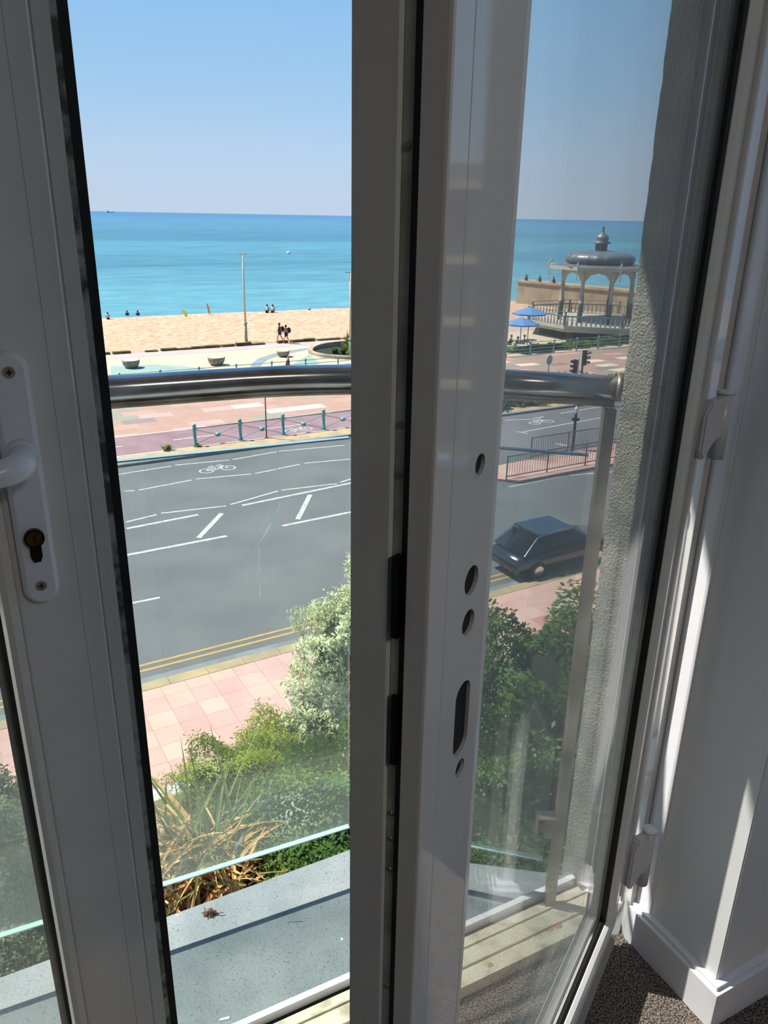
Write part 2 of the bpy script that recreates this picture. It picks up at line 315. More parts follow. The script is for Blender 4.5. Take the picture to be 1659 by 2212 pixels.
def tube(bm, pts, rad, n=12, cap=True, squash=None):
    pts = [Vector(p) for p in pts]; R = rad if isinstance(rad, (list, tuple)) else [rad]*len(pts); rings = []
    up = Vector((0, 0, 1))
    for i, p in enumerate(pts):
        d = (pts[min(i+1, len(pts)-1)]-pts[max(i-1, 0)]).normalized()
        a = d.cross(up); a = a if a.length > .05 else d.cross(Vector((1, 0, 0))); a.normalize(); b = a.cross(d)
        rings.append([bm.verts.new(p+(a*math.cos(2*PI*k/n)+b*math.sin(2*PI*k/n))*R[i]) for k in range(n)])
    for i in range(len(rings)-1):
        for k in range(n): bm.faces.new((rings[i][k], rings[i][(k+1) % n], rings[i+1][(k+1) % n], rings[i+1][k]))
    if cap: bm.faces.new(rings[0]); bm.faces.new(rings[-1])
def lathe(bm, prof, c=(0, 0, 0), n=32, fn=None, cap=True):
    rings = []
    for r, z in prof:
        rr = []
        for k in range(n):
            a = 2*PI*k/n; q = (c[0]+r*math.cos(a), c[1]+r*math.sin(a), c[2]+z)
            rr.append(bm.verts.new(fn(a, r, z) if fn else q))
        rings.append(rr)
    for i in range(len(rings)-1):
        for k in range(n): bm.faces.new((rings[i][k], rings[i][(k+1) % n], rings[i+1][(k+1) % n], rings[i+1][k]))
    if cap: bm.faces.new(rings[0]); bm.faces.new(rings[-1])
def ball(bm, c, r, sz=1, n=12):
    lathe(bm, [(max(r*math.sin(PI*i/n), r*.02), -r*sz*math.cos(PI*i/n)) for i in range(n+1)], c, n*2 if n < 9 else 16)
def ray(px, py):
    return f_+r_*((px-829.5)/F)-u_*((py-1106)/F)
def at(px, py, z=0.0):                  # the point at height z that the photo shows there
    d = ray(px, py); k = (z-H)/d.z; return Vector((d.x*k, d.y*k, z))
def atY(px, py, Y):
    d = ray(px, py); k = Y/d.y; return Vector((d.x*k, Y, H+d.z*k))
EA = math.radians(30.5); EC, ES = math.cos(EA), math.sin(EA)
def RD(a, b, z=0.0): return (a*EC-b*ES, a*ES+b*EC, z)       # street frame: a along the shore, b towards the sea
def ab(p): return (p[0]*EC+p[1]*ES, -p[0]*ES+p[1]*EC)
WC, WS = math.cos(math.radians(27.5)), math.sin(math.radians(27.5))
def TN(t, n, z): return (t*WC-n*WS, t*WS+n*WC, H+z)          # window frame: t along the window wall, n outwards
FL = -1.27

# ------------------------------------------------------------------ ground outside
A0, A1 = -90, 160
bm = BM(); prism(bm, [RD(A0, 17.95)[:2], RD(A1, 17.95)[:2], RD(A1, 36.35)[:2], RD(A0, 36.35)[:2]], -.3, 0); road = struct('road', bm, MT['road'])
bm = BM(); prism(bm, [RD(A0, 11.2)[:2], RD(A1, 11.2)[:2], RD(A1, 17.2)[:2], RD(A0, 17.2)[:2]], -.3, .1); struct('pavement', bm, MT['tiles'])
bm = BM()
for a in range(A0, A1, 1):
    if -14 < a < 26: prism(bm, [RD(a*1.0+.006, 17.2)[:2], RD(a+.994, 17.2)[:2], RD(a+.994, 17.56)[:2], RD(a+.006, 17.56)[:2]], -.3, .11)
k = struct('kerb_near', bm, MT['kerb'])
bm = BM(); prism(bm, [RD(A0, 17.56)[:2], RD(A1, 17.56)[:2], RD(A1, 17.95)[:2], RD(A0, 17.95)[:2]], -.3, .004); struct('gutter', bm, MT['gutter'])
bm = BM(); prism(bm, [RD(A0, 36.35)[:2], RD(A1, 36.35)[:2], RD(A1, 36.6)[:2], RD(A0, 36.6)[:2]], -.3, .12); struct('kerb_far', bm, MT['gutter'])
bm = BM(); prism(bm, [RD(A0, 36.6)[:2], RD(A1, 36.6)[:2], RD(A1, 37.75)[:2], RD(A0, 37.75)[:2]], -.3, .1); struct('verge', bm, MT['kerb'])
bm = BM(); prism(bm, [RD(A0, 37.75)[:2], RD(A1, 37.75)[:2], RD(A1, 41.6)[:2], RD(A0, 41.6)[:2]], -.3, .06); cyc = struct('cycle_path', bm, MT['cycle'])
bm = BM(); prism(bm, [RD(A0, 41.6)[:2], RD(A1, 41.6)[:2], RD(A1, 53.2)[:2], RD(A0, 53.2)[:2]], -.3, .06); struct('promenade', bm, MT['patch'])
bm = BM(); prism(bm, [RD(A0, 53.2)[:2], RD(A1, 53.2)[:2], RD(A1, 66.0)[:2], RD(A0, 66.0)[:2]], -.3, .02); espl = struct('esplanade', bm, MT['concrete'])
bm = BM(); prism(bm, [RD(A0, 66.0)[:2], RD(A1, 66.0)[:2], RD(A1, 68.3)[:2], RD(A0, 68.3)[:2]], -.3, .03); struct('seafront_path', bm, MT['pinkpath'])
# beach: gentle shingle up to the crest, then falling away to the water
bm = BM(); rows = [68.3, 70, 73, 76, 80, 84, 88, 92, 95, 96.5, 99, 104, 112, 125, 140]; cols = list(range(-160, 260, 3)); V = []
def beachz(a, b):
    if b <= 96.5: z = -.45*(b-68.3)/28+.0
    else: z = -.45-.21*(b-96.5)
    return z+(.16*noise.noise(Vector((a*.12, b*.2, 0)))+.07*noise.noise(Vector((a*.6, b*.7, 3))))*min(1, (b-68.3)/4)
for b in rows: V.append([bm.verts.new(RD(a, b, beachz(a, b))) for a in cols])
for i in range(len(rows)-1):
    for j in range(len(cols)-1): bm.faces.new((V[i][j], V[i][j+1], V[i+1][j+1], V[i+1][j]))
struct('beach', bm, MT['sand'], smooth=True)
bm = BM(); prism(bm, [RD(-60000, 97)[:2], RD(60000, 97)[:2], RD(60000, 60000)[:2], RD(-60000, 60000)[:2]], -9, -3); struct('sea', bm, MT['sea'])
bm = BM(); prism(bm, [RD(A0, 2)[:2], RD(A1, 2)[:2], RD(A1, 11.2)[:2], RD(A0, 11.2)[:2]], -.35, -.05); struct('garden_ground', bm, MT['soil'])
te = thing('beach_edging', 'broken dark timber edging with weeds where the path meets the shingle', 'edging', RD(-8, 68.3))
for a in np.arange(-62, 46, 1.35):
    if random.random() < .1: continue
    l = random.uniform(.95, 1.5); h = random.uniform(.14, .3)
    pts = [RD(a, 68.05+random.uniform(-.05, .1)), RD(a+l, 68.05+random.uniform(-.05, .1)), RD(a+l, 68.55), RD(a, 68.5)]
    bm = BM(); prism(bm, [p[:2] for p in pts], 0.0, h); obj('timber', bm, MT['rubble'], te)
bm = BM(); prism(bm, [at(460, 1690, .6)[:2], at(325, 1733, .6)[:2], (at(325, 1733, .6)+Vector((-.15, .3, 0)))[:2], (at(460, 1690, .6)+Vector((-.15, .3, 0)))[:2]], 0, .6)
tag(obj('garden_wall', bm, MT['trim']), 'low white coped wall behind the spiky dried plant', 'wall')

# painted lines lie in the road
def stripe(bm, p, q, wd, z=.006):
    p = Vector(p[:2]); q = Vector(q[:2]); d = (q-p).normalized(); m = Vector((-d.y, d.x))*wd/2
    prism(bm, [tuple(p-m), tuple(q-m), tuple(q+m), tuple(p+m)], z-.01, z)
bm = BM(); W = .11
for p, q, wd in [((255,1025),(370,1007),W),((378,1005),(495,994),W),((503,993),(597,976),W),((602,975),(745,962),W),((268,1061),(291,1060),W),((300,1059),(415,1037),W),((423,1035),(543,1024),W),((551,1023),(597,1014),W),((600,1013),(648,1003),W),((656,1001),(756,992),W),
  ((272,1128),(338,1112),W),((348,1109),(488,1093),W),((498,1090),(600,1061),W),((608,1059),(728,1045),W),((735,1042),(790,1025),W),
  ((274,1142),(428,1112),.17),((270,1200),(490,1158),.17),((429,1162),(479,1109),.2),((523,1092),(790,1037),.17),((610,1136),(800,1098),.17),((643,1122),(670,1069),.2),((280,1304),(345,1291),.12),
  ((1090,908),(1145,906),W),((1150,905),(1175,900),W),((1212,893),(1300,878),W),((1130,933),(1300,902),W),((1116,932),(1140,937),W),((1200,958),(1225,963),.16),((1100,1052),(1220,1028),W),((1228,1027),(1345,1018),W)]:
    stripe(bm, at(*p), at(*q), wd)
obj('white_lines', bm, MT['white_line'], road)
bm = BM()
for b in (18.3, 18.58): stripe(bm, RD(-14, b), RD(40, b), .1)
obj('double_yellow_lines', bm, MT['yellow_line'], road)
def bike(bm, c, s, ang, z):
    c = Vector(c); cx, sx_ = math.cos(ang), math.sin(ang)
    T = lambda u, v: (c.x+(u*cx-v*sx_)*s, c.y+(u*sx_+v*cx)*s)
    for w0 in (-.55, .55):
        for k in range(16):
            a, b = 2*PI*k/16, 2*PI*(k+1)/16
            prism(bm, [T(w0+.38*math.cos(a), .38*math.sin(a)), T(w0+.38*math.cos(b), .38*math.sin(b)), T(w0+.3*math.cos(b), .3*math.sin(b)), T(w0+.3*math.cos(a), .3*math.sin(a))], z-.01, z)
    for p, q in [((-.55, 0), (-.2, .5)), ((-.2, .5), (.4, .5)), ((.4, .5), (0, 0)), ((0, 0), (-.2, .5)), ((-.55, 0), (0, 0)), ((.55, 0), (.35, .7)), ((.35, .7), (.2, .7)), ((-.3, .62), (-.05, .62)), ((-.2, .5), (-.2, .62))]:
        stripe(bm, T(*p), T(*q), .09*s, z)
bm = BM(); bike(bm, at(470, 1014), .95, EA-1.57+PI/2, .006); bike(bm, at(1170, 912), .95, EA, .006); obj('cycle_symbols', bm, MT['white_line'], road)
bm = BM(); stripe(bm, RD(A0, 41.55), RD(A1, 41.55), .14, .068); stripe(bm, RD(A0, 37.95), RD(A1, 37.95), .14, .068)
for a in np.arange(-15.5, 60, 5.2): stripe(bm, RD(a, 39.7), RD(a+2.6, 39.7), .12, .068)
bike(bm, at(645, 931), .9, EA, .068)
obj('white_lines', bm, MT['white_line'], cyc)
# curved inlays of the esplanade
def blob(name, pts, m, z=.03):
    bm = BM(); prism(bm, [at(*p)[:2] for p in pts], z-.02, z); obj(name, bm, m, espl)
blob('mint_inlay', [(240, 792), (330, 788), (400, 792), (470, 800), (240, 812)], MT['mint'])
blob('mint_inlay', [(632, 788), (668, 766), (690, 785), (660, 795)], MT['mint'])
bm = BM(); L = [(540, 795), (545, 785), (558, 775), (580, 768), (610, 760), (650, 754), (690, 750)]; Rr = [(562, 795), (566, 786), (580, 777), (602, 769), (626, 764), (655, 758), (692, 751)]
prism(bm, [at(*p)[:2] for p in L+Rr[::-1]], .01, .03); obj('curved_grey_band', bm, MT['bluepave'], espl)

# ------------------------------------------------------------------ street furniture
def planter(c, s, label):
    t = thing('bowl_planter', label, 'planter', c, 'bowl planters on the esplanade'); c = Vector(c)
    bm = BM(); lathe(bm, [(.36*s, 0), (.44*s, .04), (.6*s, .25*s), (.68*s, .5*s), (.7*s, .66*s), (.64*s, .66*s), (.62*s, .6*s)], c, 32); obj('bowl', bm, MT['bowl'], t, True)
    bm = BM(); lathe(bm, [(.635*s, .6*s), (.635*s, .665*s)], c, 32); obj('fill', bm, MT['bowltop'], t)
planter(at(284, 795), .95, 'round concrete bowl planter furthest left, nearest the dark door edge')
planter(at(468, 789), .98, 'round concrete bowl planter between the left one and the tall lamp post')
planter(at(612, 771), .8, 'small concrete bowl planter behind the bald man')
def lamppost(px, py, ptop, label):
    b = at(px, py); ht = atY(px, ptop, b.y).z
    t = thing('lamp_post', label, 'lamp post', b, 'seafront lamp posts')
    bm = BM(); tube(bm, [b, b+Vector((0, 0, .9)), b+Vector((0, 0, 1.6))], [.15, .13, .11]); lathe(bm, [(.17, 1.55), (.19, 1.62), (.17, 1.7)], b, 12)
    obj('base', bm, MT['paleturq'], t, True)
    bm = BM(); tube(bm, [b+Vector((0, 0, 1.6)), b+Vector((0, 0, ht))], [.1, .07]); obj('pole', bm, MT['lamp'], t, True)
    bm = BM(); box(bm, -.1, .1, -.05, .05, -.04, .04); bmesh.ops.transform(bm, matrix=Matrix.Translation(b+Vector((0, 0, ht))), verts=bm.verts); obj('arm', bm, MT['lamp'], t)
    for s in (-1, 1):
        bm = BM(); c = b+Vector((s*.27, 0, ht))
        prism(bm, [(c.x-.19, c.y-.12), (c.x+.19, c.y-.09), (c.x+.19, c.y+.09), (c.x-.19, c.y+.12)], c.z-.05, c.z+.06); obj('lamp_head', bm, MT['lamp'], t)
lamppost(532, 737, 549, 'tall cream lamp post on the beach edge left of the walkers')
lamppost(757, 775, 588, 'cream lamp post with twin head beside the round planting bed')

# turquoise railing along the cycle path
t = thing('turquoise_railing', 'turquoise cast railing with crossed rods along the cycle path', 'railing', RD(11.2, 38.1))
step = 2.42
posts = [11.2+step*i for i in range(0, 9)]
for i, a in enumerate(posts):
    c = Vector(RD(a, 38.1, .06)); bm = BM()
    lathe(bm, [(.12, 0), (.12, .1), (.085, .14), (.085, .86), (.11, .9), (.11, .94), (.07, .98), (.1, 1.04), (.1, 1.1), (.05, 1.17)], c, 12); obj('post', bm, MT['turquoise'], t, True)
    if i < len(posts)-1:
        d = Vector(RD(a+step, 38.1, .06)); bm = BM(); tube(bm, [c+Vector((0, 0, .93)), d+Vector((0, 0, .93))], .032, 8); obj('rail', bm, MT['turquoise'], t, True)
        bm = BM()
        tube(bm, [c+Vector((0, 0, .85)), d+Vector((0, 0, .1))], .016, 6); tube(bm, [c+Vector((0, 0, .1)), d+Vector((0, 0, .85))], .016, 6); obj('crossed_rods', bm, MT['paleturq'], t)
        m_ = (c+d)/2+Vector((0, 0, .47)); bm = BM(); ball(bm, m_, .15, .8, 8); obj('boss', bm, MT['turquoise'], t, True)
# promenade railing
t = thing('promenade_railing', 'pale green railing along the far edge of the patchwork promenade', 'railing', RD(0, 53.3))
pa = [-8+2.7*i for i in range(0, 36)]
for a in pa:
    c = Vector(RD(a, 53.3, .06)); bm = BM(); lathe(bm, [(.1, 0), (.1, .12), (.055, .16), (.055, .98), (.085, 1.02), (.085, 1.12), (.03, 1.2)], c, 10); obj('post', bm, MT['paleturq'], t, True)
for z in (1.06, .78, .5, .22):
    bm = BM(); tube(bm, [RD(pa[0], 53.3, .06+z), RD(pa[-1], 53.3, .06+z)], .028, 6); obj('rail', bm, MT['paleturq'], t, True)
# thin pole behind the turquoise railing
b = at(576, 950); tp = thing('sign_pole', 'thin dark pole standing behind the turquoise railing', 'pole', b)
bm = BM(); tube(bm, [b, b+Vector((0, 0, 2.7))], .035, 8); obj('pole', bm, MT['grey_paint'], tp, True)
bm = BM(); lathe(bm, [(.1, 0), (.06, .12)], b, 8); obj('rusty_foot', bm, MT['rust'], tp, True)
# weeds
def tuft(name, label, c, r, h, n, m, seed=0, cat='weed', wid=.03):
    R = random.Random(seed); bm = BM(); c = Vector(c)
    for i in range(n):
        a = R.uniform(0, 2*PI); e = R.uniform(.2, 1.3); L = h*R.uniform(.5, 1); b0 = c+Vector((R.uniform(-1, 1)*r*.3, R.uniform(-1, 1)*r*.3, 0))
        tip = b0+Vector((math.cos(a)*math.cos(e)*r, math.sin(a)*math.cos(e)*r, L*math.sin(e))); s = Vector((-math.sin(a), math.cos(a), 0))*wid
        mid = (b0+tip)/2+Vector((0, 0, L*.15))
        v = [bm.verts.new(p) for p in (b0-s, b0+s, mid+s, tip, mid-s)]; bm.faces.new((v[0], v[1], v[2], v[4])); bm.faces.new((v[4], v[2], v[3]))
    o = obj(name, bm, m); tag(o, label, cat); return o
tuft('weed_tuft', 'scrubby weed on the verge left of the turquoise railing', at(362, 972, .1), .4, .4, 60, MT['blade_green'], 3)
tuft('weed_tuft', 'small weeds at the foot of the leftmost turquoise post', RD(11.2, 37.85, .06), .3, .25, 40, MT['blade_green'], 4)
# parapet round bed
bc = Vector(at(730, 768)); R1 = 3.6
bc = bc+Vector((.9, 1.6, 0))
t = thing('round_planting_bed', 'round sunken planting bed with curved wall beside the cream lamp post', 'planting bed', bc)
bm = BM(); n = 40
for k in range(n):
    a, b2 = 2*PI*k/n, 2*PI*(k+1)/n
    hz = lambda an: .28+.24*max(0, math.sin(an))
    v = [bm.verts.new((bc.x+r*math.cos(an), bc.y+r*math.sin(an), z)) for an in (a, b2) for r, z in ((R1, 0), (R1, hz(an)), (R1-.4, hz(an)), (R1-.4, 0))]
    for i in range(4): bm.faces.new((v[i], v[(i+1) % 4], v[4+(i+1) % 4], v[4+i]))
obj('curved_wall', bm, MT['stone'], t)
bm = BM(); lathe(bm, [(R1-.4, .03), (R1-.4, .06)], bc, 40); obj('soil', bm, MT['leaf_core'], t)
for i, (dx, dy, h) in enumerate([(.2, .8, 1.5), (1.3, .3, 1.7), (-.4, -.9, .7), (1.0, -1.4, .8), (-1.2, -.8, .5), (.1, -1.8, .5), (2, -.8, .9)]):
    tuft('ornamental_grass', ['tall feathery green clump at the back of the round planting bed', 'tallest feathery clump in the round planting bed, beside the lamp post', 'low green clump in the middle of the round planting bed', 'low yellowish clump at the front right of the round planting bed', 'smallest clump at the left of the round planting bed', 'short clump at the front of the round planting bed', 'feathery clump at the right end of the round planting bed'][i], bc+Vector((dx, dy, .05)), h*.7, h*1.35, 420, MT['blade_green'] if i % 2 == 0 else MT['leaf_lime'], 20+i, 'plant', .05)

# ------------------------------------------------------------------ people
def skinned(name, pts, edges, rad, m, parent, sub=1):
    me = bpy.data.meshes.new('tmp'); me.from_pydata([tuple(p) for p in pts], edges, []); o = bpy.data.objects.new('tmp', me); C.objects.link(o)
    o.modifiers.new('s', 'SKIN'); sv = me.skin_vertices[0].data
    for i, r in enumerate(rad):
        sv[i].radius = (r, r) if not isinstance(r, tuple) else r
        sv[i].use_root = (i == 0)
    if sub: ms = o.modifiers.new('u', 'SUBSURF'); ms.levels = sub
    dg = bpy.context.evaluated_depsgraph_get(); ev = o.evaluated_get(dg); nm = bpy.data.meshes.new_from_object(ev)
    bpy.data.objects.remove(o); n = bpy.data.objects.new(name, nm); C.objects.link(n); nm.materials.clear(); nm.materials.append(m)
    for p in nm.polygons: p.use_smooth = True
    n.parent = parent; n.rotation_euler = (0, 0, 0); return n
def person(label, loc, face, pose, top, legs_m, hair_m=None, short=True, group=None, h=1.0, skirt=False):
    """local frame: x forward, y left; pose = stand / walk / sit / swim"""
    t = thing('person', label, 'person', loc, group); t.rotation_euler = (0, 0, face); t.scale = (h, h, h)
    P = {}
    if pose == 'sit':
        P = dict(pel=(0, 0, .12), chest=(.08, 0, .5), neck=(.13, 0, .62), head=(.16, 0, .76), ht=(.16, 0, .86))
        legs = [((0, s*.1, .12), (.42, s*.14, .42), (.72, s*.13, .06), (.85, s*.13, .04)) for s in (-1, 1)]
        arms = [((.1, s*.2, .56), (.22, s*.28, .36), (.42, s*.16, .38), (.5, s*.08, .38)) for s in (-1, 1)]
    else:
        lean = .03 if pose == 'walk' else 0
        P = dict(pel=(0, 0, .95), chest=(lean, 0, 1.3), neck=(lean, 0, 1.5), head=(lean+.03, 0, 1.63), ht=(lean+.03, 0, 1.73))
        st = .3 if pose == 'walk' else 0
        legs = [((0, s*.09, .93), (s*st*.55+.05, s*.09, .5), (s*st-.04, s*.09, .09), (s*st+.13, s*.1, .03)) for s in (-1, 1)]
        arms = [((lean, s*.19, 1.43), (-s*st*.4, s*.25, 1.15), (-s*st*.7+.08, s*.24, .9), (-s*st*.75+.12, s*.23, .82)) for s in (-1, 1)]
    pts = [P['pel'], P['chest'], P['neck'], P['head'], P['ht']]; ed = [(0, 1), (1, 2), (2, 3), (3, 4)]; ra = [.14, .15, .055, .095, .06]
    for L in legs: 
        i = len(pts); pts += L; ed += [(0, i), (i, i+1), (i+1, i+2), (i+2, i+3)]; ra += [.09, .06, .042, .035]
    for L in arms:
        i = len(pts); pts += L; ed += [(1, i), (i, i+1), (i+1, i+2), (i+2, i+3)]; ra += [.06, .042, .032, .03]
    skinned('body', pts, ed, ra, MT['skin'], t)
    c = [P['pel'], P['chest'], (P['neck'][0], 0, P['neck'][2]-.04)]; pts = list(c); ed = [(0, 1), (1, 2)]; ra = [.165, .18, .09]
    for L in arms: i = len(pts); pts += [L[0], tuple((Vector(L[0])+Vector(L[1]))/2 if short else Vector(L[1])), ] ; ed += [(1, i), (i, i+1)]; ra += [.08, .065]
    skinned('shirt', pts, ed, ra, top, t)
    pts = [P['pel']]; ed = []; ra = [.165]
    for L in legs:
        i = len(pts); k = Vector(L[1])
        if short: pts += [L[0], tuple((Vector(L[0])*.35+k*.65))]; ed += [(0, i), (i, i+1)]; ra += [.105, .09]
        else: pts += [L[0], L[1], L[2]]; ed += [(0, i), (i, i+1), (i+1, i+2)]; ra += [.105, .08, .06]
    skinned('trousers' if not short else 'shorts', pts, ed, ra, legs_m, t)
    if hair_m:
        bm = BM(); hp = Vector(P['head'])+Vector((-.03, 0, .035)); ball(bm, hp, .115, 1.05, 8)
        me = bpy.data.meshes.new('hair'); bmesh.ops.recalc_face_normals(bm, faces=bm.faces[:]); bm.to_mesh(me); bm.free(); me.materials.append(hair_m)
        o = bpy.data.objects.new('hair', me); C.objects.link(o); o.parent = t
    return t
pw1 = at(605, 739); pw2 = at(619, 742)
person('person in dark top and shorts striding along the seafront path, left of two walkers', pw1, PI+EA-.3, 'walk', MT['cloth_d'], MT['cloth_m'], MT['hair'], group='walkers')
person('person with long dark hair and pale top on the seafront path, right of two walkers', pw2, PI+EA-.3, 'walk', MT['cloth_g'], MT['cloth_d'], MT['hair'], group='walkers', h=.96)
for c, lab, dx in ((pw1, 'dark backpack on the left walker', .26), (pw2, 'dark bag on the back of the right walker', .24)):
    bm = BM(); ang = PI+EA-.3; q = c+Vector((-math.cos(ang)*dx, -math.sin(ang)*dx, 1.2)); ball(bm, q, .2, 1.35, 8); tag(obj('backpack', bm, MT['cloth_d'], smooth=True), lab, 'backpack')
person('bald person in dark red top walking behind the steel handrail', at(622, 821, .06), -.2, 'walk', MT['cloth_m'], MT['cloth_d'], None, short=False, h=.98)
for px, lab in ((577, 'person in white shirt sitting on the beach crest, left of the pair'), (589, 'person in white shirt sitting on the beach crest, right of the pair')):
    q = at(px, 675, -.42); person(lab, q, PI/2, 'sit', MT['shirt_w'], MT['cloth_d'], MT['hair'], group='pair on the crest', h=1.1)
person('person in white crouched alone on the beach crest under the right lamp post', at(668, 671, -.42), PI/2, 'sit', MT['shirt_w'], MT['cloth_d'], None, h=.7)
person('person sitting on the shingle crest at the dark door edge', at(234, 690, -.42), 2.0, 'sit', MT['shirt_w'], MT['cloth_d'], MT['hair'], h=.9)
for px, py, lab in ((275, 681, 'person swimming close to the shore, left of two swimmers'), (298, 681, 'person swimming close to the shore, right of two swimmers')):
    q = at(px, py, -3.0); t = person(lab, q-Vector((0, 0, 1.25)), PI/2, 'stand', MT['cloth_d'], MT['cloth_d'], MT['hair'], group='swimmers', h=1.1)
def board(px, py, z, L, wdt, tilt, ang, m, name, label, cat):
    q = at(px, py, z); bm = BM(); prof = [(0, .02), (.15, .35), (.4, .5), (.7, .48), (.92, .28), (1, .03)]
    pts = [(wdt*w_, L*s) for s, w_ in prof]+[(-wdt*w_, L*s) for s, w_ in prof[::-1]]
    Mx = Matrix.Translation(q) @ Matrix.Rotation(ang, 4, 'Z') @ Matrix.Rotation(tilt, 4, 'Y')
    prism(bm, pts, -.04, .04, lambda x, y, zz: Mx @ Vector((x, zz, y))); tag(obj(name, bm, m), label, cat)
board(404, 684, -.42, .95, .4, -.5, .2, MT['yellow'], 'surfboard', 'yellow board leaning at the top of the beach', 'surfboard')
board(453, 679, -.42, 1.35, .27, -.18, .2, MT['orange'], 'paddle_board', 'orange board standing upright on the beach crest', 'board')
bm = BM(); ball(bm, at(623, 548, -3)+Vector((0, 0, .3)), .75, .8, 8); tag(obj('buoy', bm, MT['buoy'], smooth=True), 'pale round buoy floating out at sea', 'buoy')
# bird on the promenade
q = Vector(at(652, 850, .06)); t = thing('bird', 'small black bird on the patchwork promenade under the handrail', 'bird', q)
bm = BM(); lathe(bm, [(.01, -.3), (.05, -.18), (.1, -.05), (.11, .06), (.07, .16), (.05, .2), (.06, .26), (.045, .32), (.01, .4)], (0, 0, 0), 10)
bmesh.ops.transform(bm, matrix=Matrix.Translation(q+Vector((0, 0, .2))) @ Matrix.Rotation(1.3, 4, 'Y'), verts=bm.verts); obj('body', bm, MT['black_paint'], t, True)
for s in (-1, 1):
    bm = BM(); tube(bm, [q+Vector((0, s*.04, 0)), q+Vector((0, s*.04, .16))], .012, 5); obj('leg', bm, MT['black_paint'], t)
# ship on the horizon
q = atY(237, 452, 9000); bm = BM(); q.z = -3
prism(bm, [(q.x-34, q.y-8), (q.x+34, q.y-8), (q.x+44, q.y), (q.x+34, q.y+8), (q.x-34, q.y+8)], -3, 5); box(bm, q.x-28, q.x-14, q.y-6, q.y+6, 5, 17)
tag(obj('ship', bm, MT['ship_haze']), 'distant hazy ship on the sea horizon', 'ship')

# ------------------------------------------------------------------ bandstand
BY = 84.0; bx = atY(1282, 690, BY).x; B = Vector((bx, BY, 0)); zz = lambda py: atY(1282, py, BY).z
t = thing('bandstand', 'ornate octagonal seaside bandstand with dark bulbous domed roof', 'bandstand', B)
def octa(r, off=8.5, c=B): return [(c.x+r*math.cos(math.radians(off+45*k)), c.y+r*math.sin(math.radians(off+45*k))) for k in range(8)]
dk = zz(690); ev = zz(578)
bm = BM(); prism(bm, octa(5.6), 0, dk-.6); obj('lower_building', bm, MT['darkroom'], t)
for k in range(8):
    bm = BM(); a = math.radians(8.5+45*k); box(bm, -.25, .25, -.25, .25, 0, dk-.6, lambda x, y, z: (B.x+5.7*math.cos(a)+x, B.y+5.7*math.sin(a)+y, z))
    obj('lower_pillar', bm, MT['grey_paint'], t)
bm = BM(); prism(bm, octa(7.1), dk-.6, dk-.3); prism(bm, octa(7.3), dk-.3, dk); obj('deck', bm, MT['cream'], t)
pts = octa(7.1); bal = None
def baluster(c, parent, ref):
    if ref is None:
        bm = BM(); lathe(bm, [(.06, 0), (.12, .25), (.06, .55), (.07, .85)], (0, 0, 0), 6); me_o = obj('baluster', bm, MT['cream']); me_o.parent = parent; o = me_o
    else: o = ref.copy(); C.objects.link(o); o.parent = parent
    o.location = Vector(c)-world_origin(parent); return o
for k in range(8):
    p, q = Vector(pts[k]), Vector(pts[(k+1) % 8]); n = 12
    for i in range(n):
        c = p.lerp(q, (i+.5)/n); b_ = baluster((c.x, c.y, dk), t, bal); bal = bal or b_
bm = BM()
for k in range(8):
    p, q = pts[k], pts[(k+1) % 8]; tube(bm, [(p[0], p[1], dk+.9), (q[0], q[1], dk+.9)], .07, 6); tube(bm, [(p[0], p[1], dk), (p[0], p[1], dk+1.35)], .1, 6); tube(bm, [(p[0], p[1], dk+1.3), (q[0], q[1], dk+1.3)], .03, 6)
obj('deck_railing', bm, MT['greenpaint'], t)
cp = octa(3.75); er = octa(5.1)
for k in range(8):
    c = cp[k]; bm = BM(); lathe(bm, [(.24, dk), (.24, dk+1.9), (.19, dk+2.0), (.14, ev-.9), (.2, ev-.8), (.16, ev)], (c[0], c[1], 0), 10); o = obj('column', bm, [MT['greenpaint'], MT['cream']], t, True)
    for p in o.data.polygons: p.material_index = 1 if p.center.z > dk+1.9 else 0
for k in range(8):
    p, q = Vector(cp[k]), Vector(cp[(k+1) % 8]); bm = BM(); n = 16; d = (q-p).normalized(); m_ = Vector((-d.y, d.x))*.06
    for i in range(n):
        s0, s1 = i/n, (i+1)/n
        lo = lambda s: ev-.35-1.25*abs(2*s-1)**2.6-.1*abs(math.sin(s*PI*12))
        c0, c1 = p.lerp(q, s0), p.lerp(q, s1)
        v = [bm.verts.new((c.x+sg*m_.x, c.y+sg*m_.y, z)) for c, s in ((c0, s0), (c1, s1)) for sg in (-1, 1) for z in (lo(s), ev)]
        for f in ((0, 1, 5, 4), (2, 3, 7, 6), (0, 2, 6, 4), (1, 3, 7, 5), (0, 1, 3, 2), (4, 5, 7, 6)): bm.faces.new([v[j] for j in f])
    obj('fretwork_arch', bm, MT['cream'], t)
bm = BM(); prism(bm, octa(5.35), ev-.1, ev+.22); obj('eaves', bm, MT['cream'], t)
for c in octa(5.35): 
    bm = BM(); tube(bm, [(c[0], c[1], ev-1.0), (c[0], c[1], ev+.2)], .05, 6); lathe(bm, [(.04, ev+.2), (.12, ev+.4), (.03, ev+.75)], (c[0], c[1], 0), 8)
    obj('corner_finial', bm, MT['cream'], t)
bm = BM(); dt = zz(546); lathe(bm, [(5.2, ev+.22), (3.0, ev+.42), (3.05, ev+.44)], B, 8); obj('skirt_roof', bm, MT['lead'], t)
bm = BM(); prof = [(2.9, ev+.3), (3.2, ev+.5), (3.32, ev+.85), (3.2, ev+1.15), (2.8, ev+1.38), (2.1, ev+1.54), (1.2, ev+1.62), (.6, ev+1.64)]
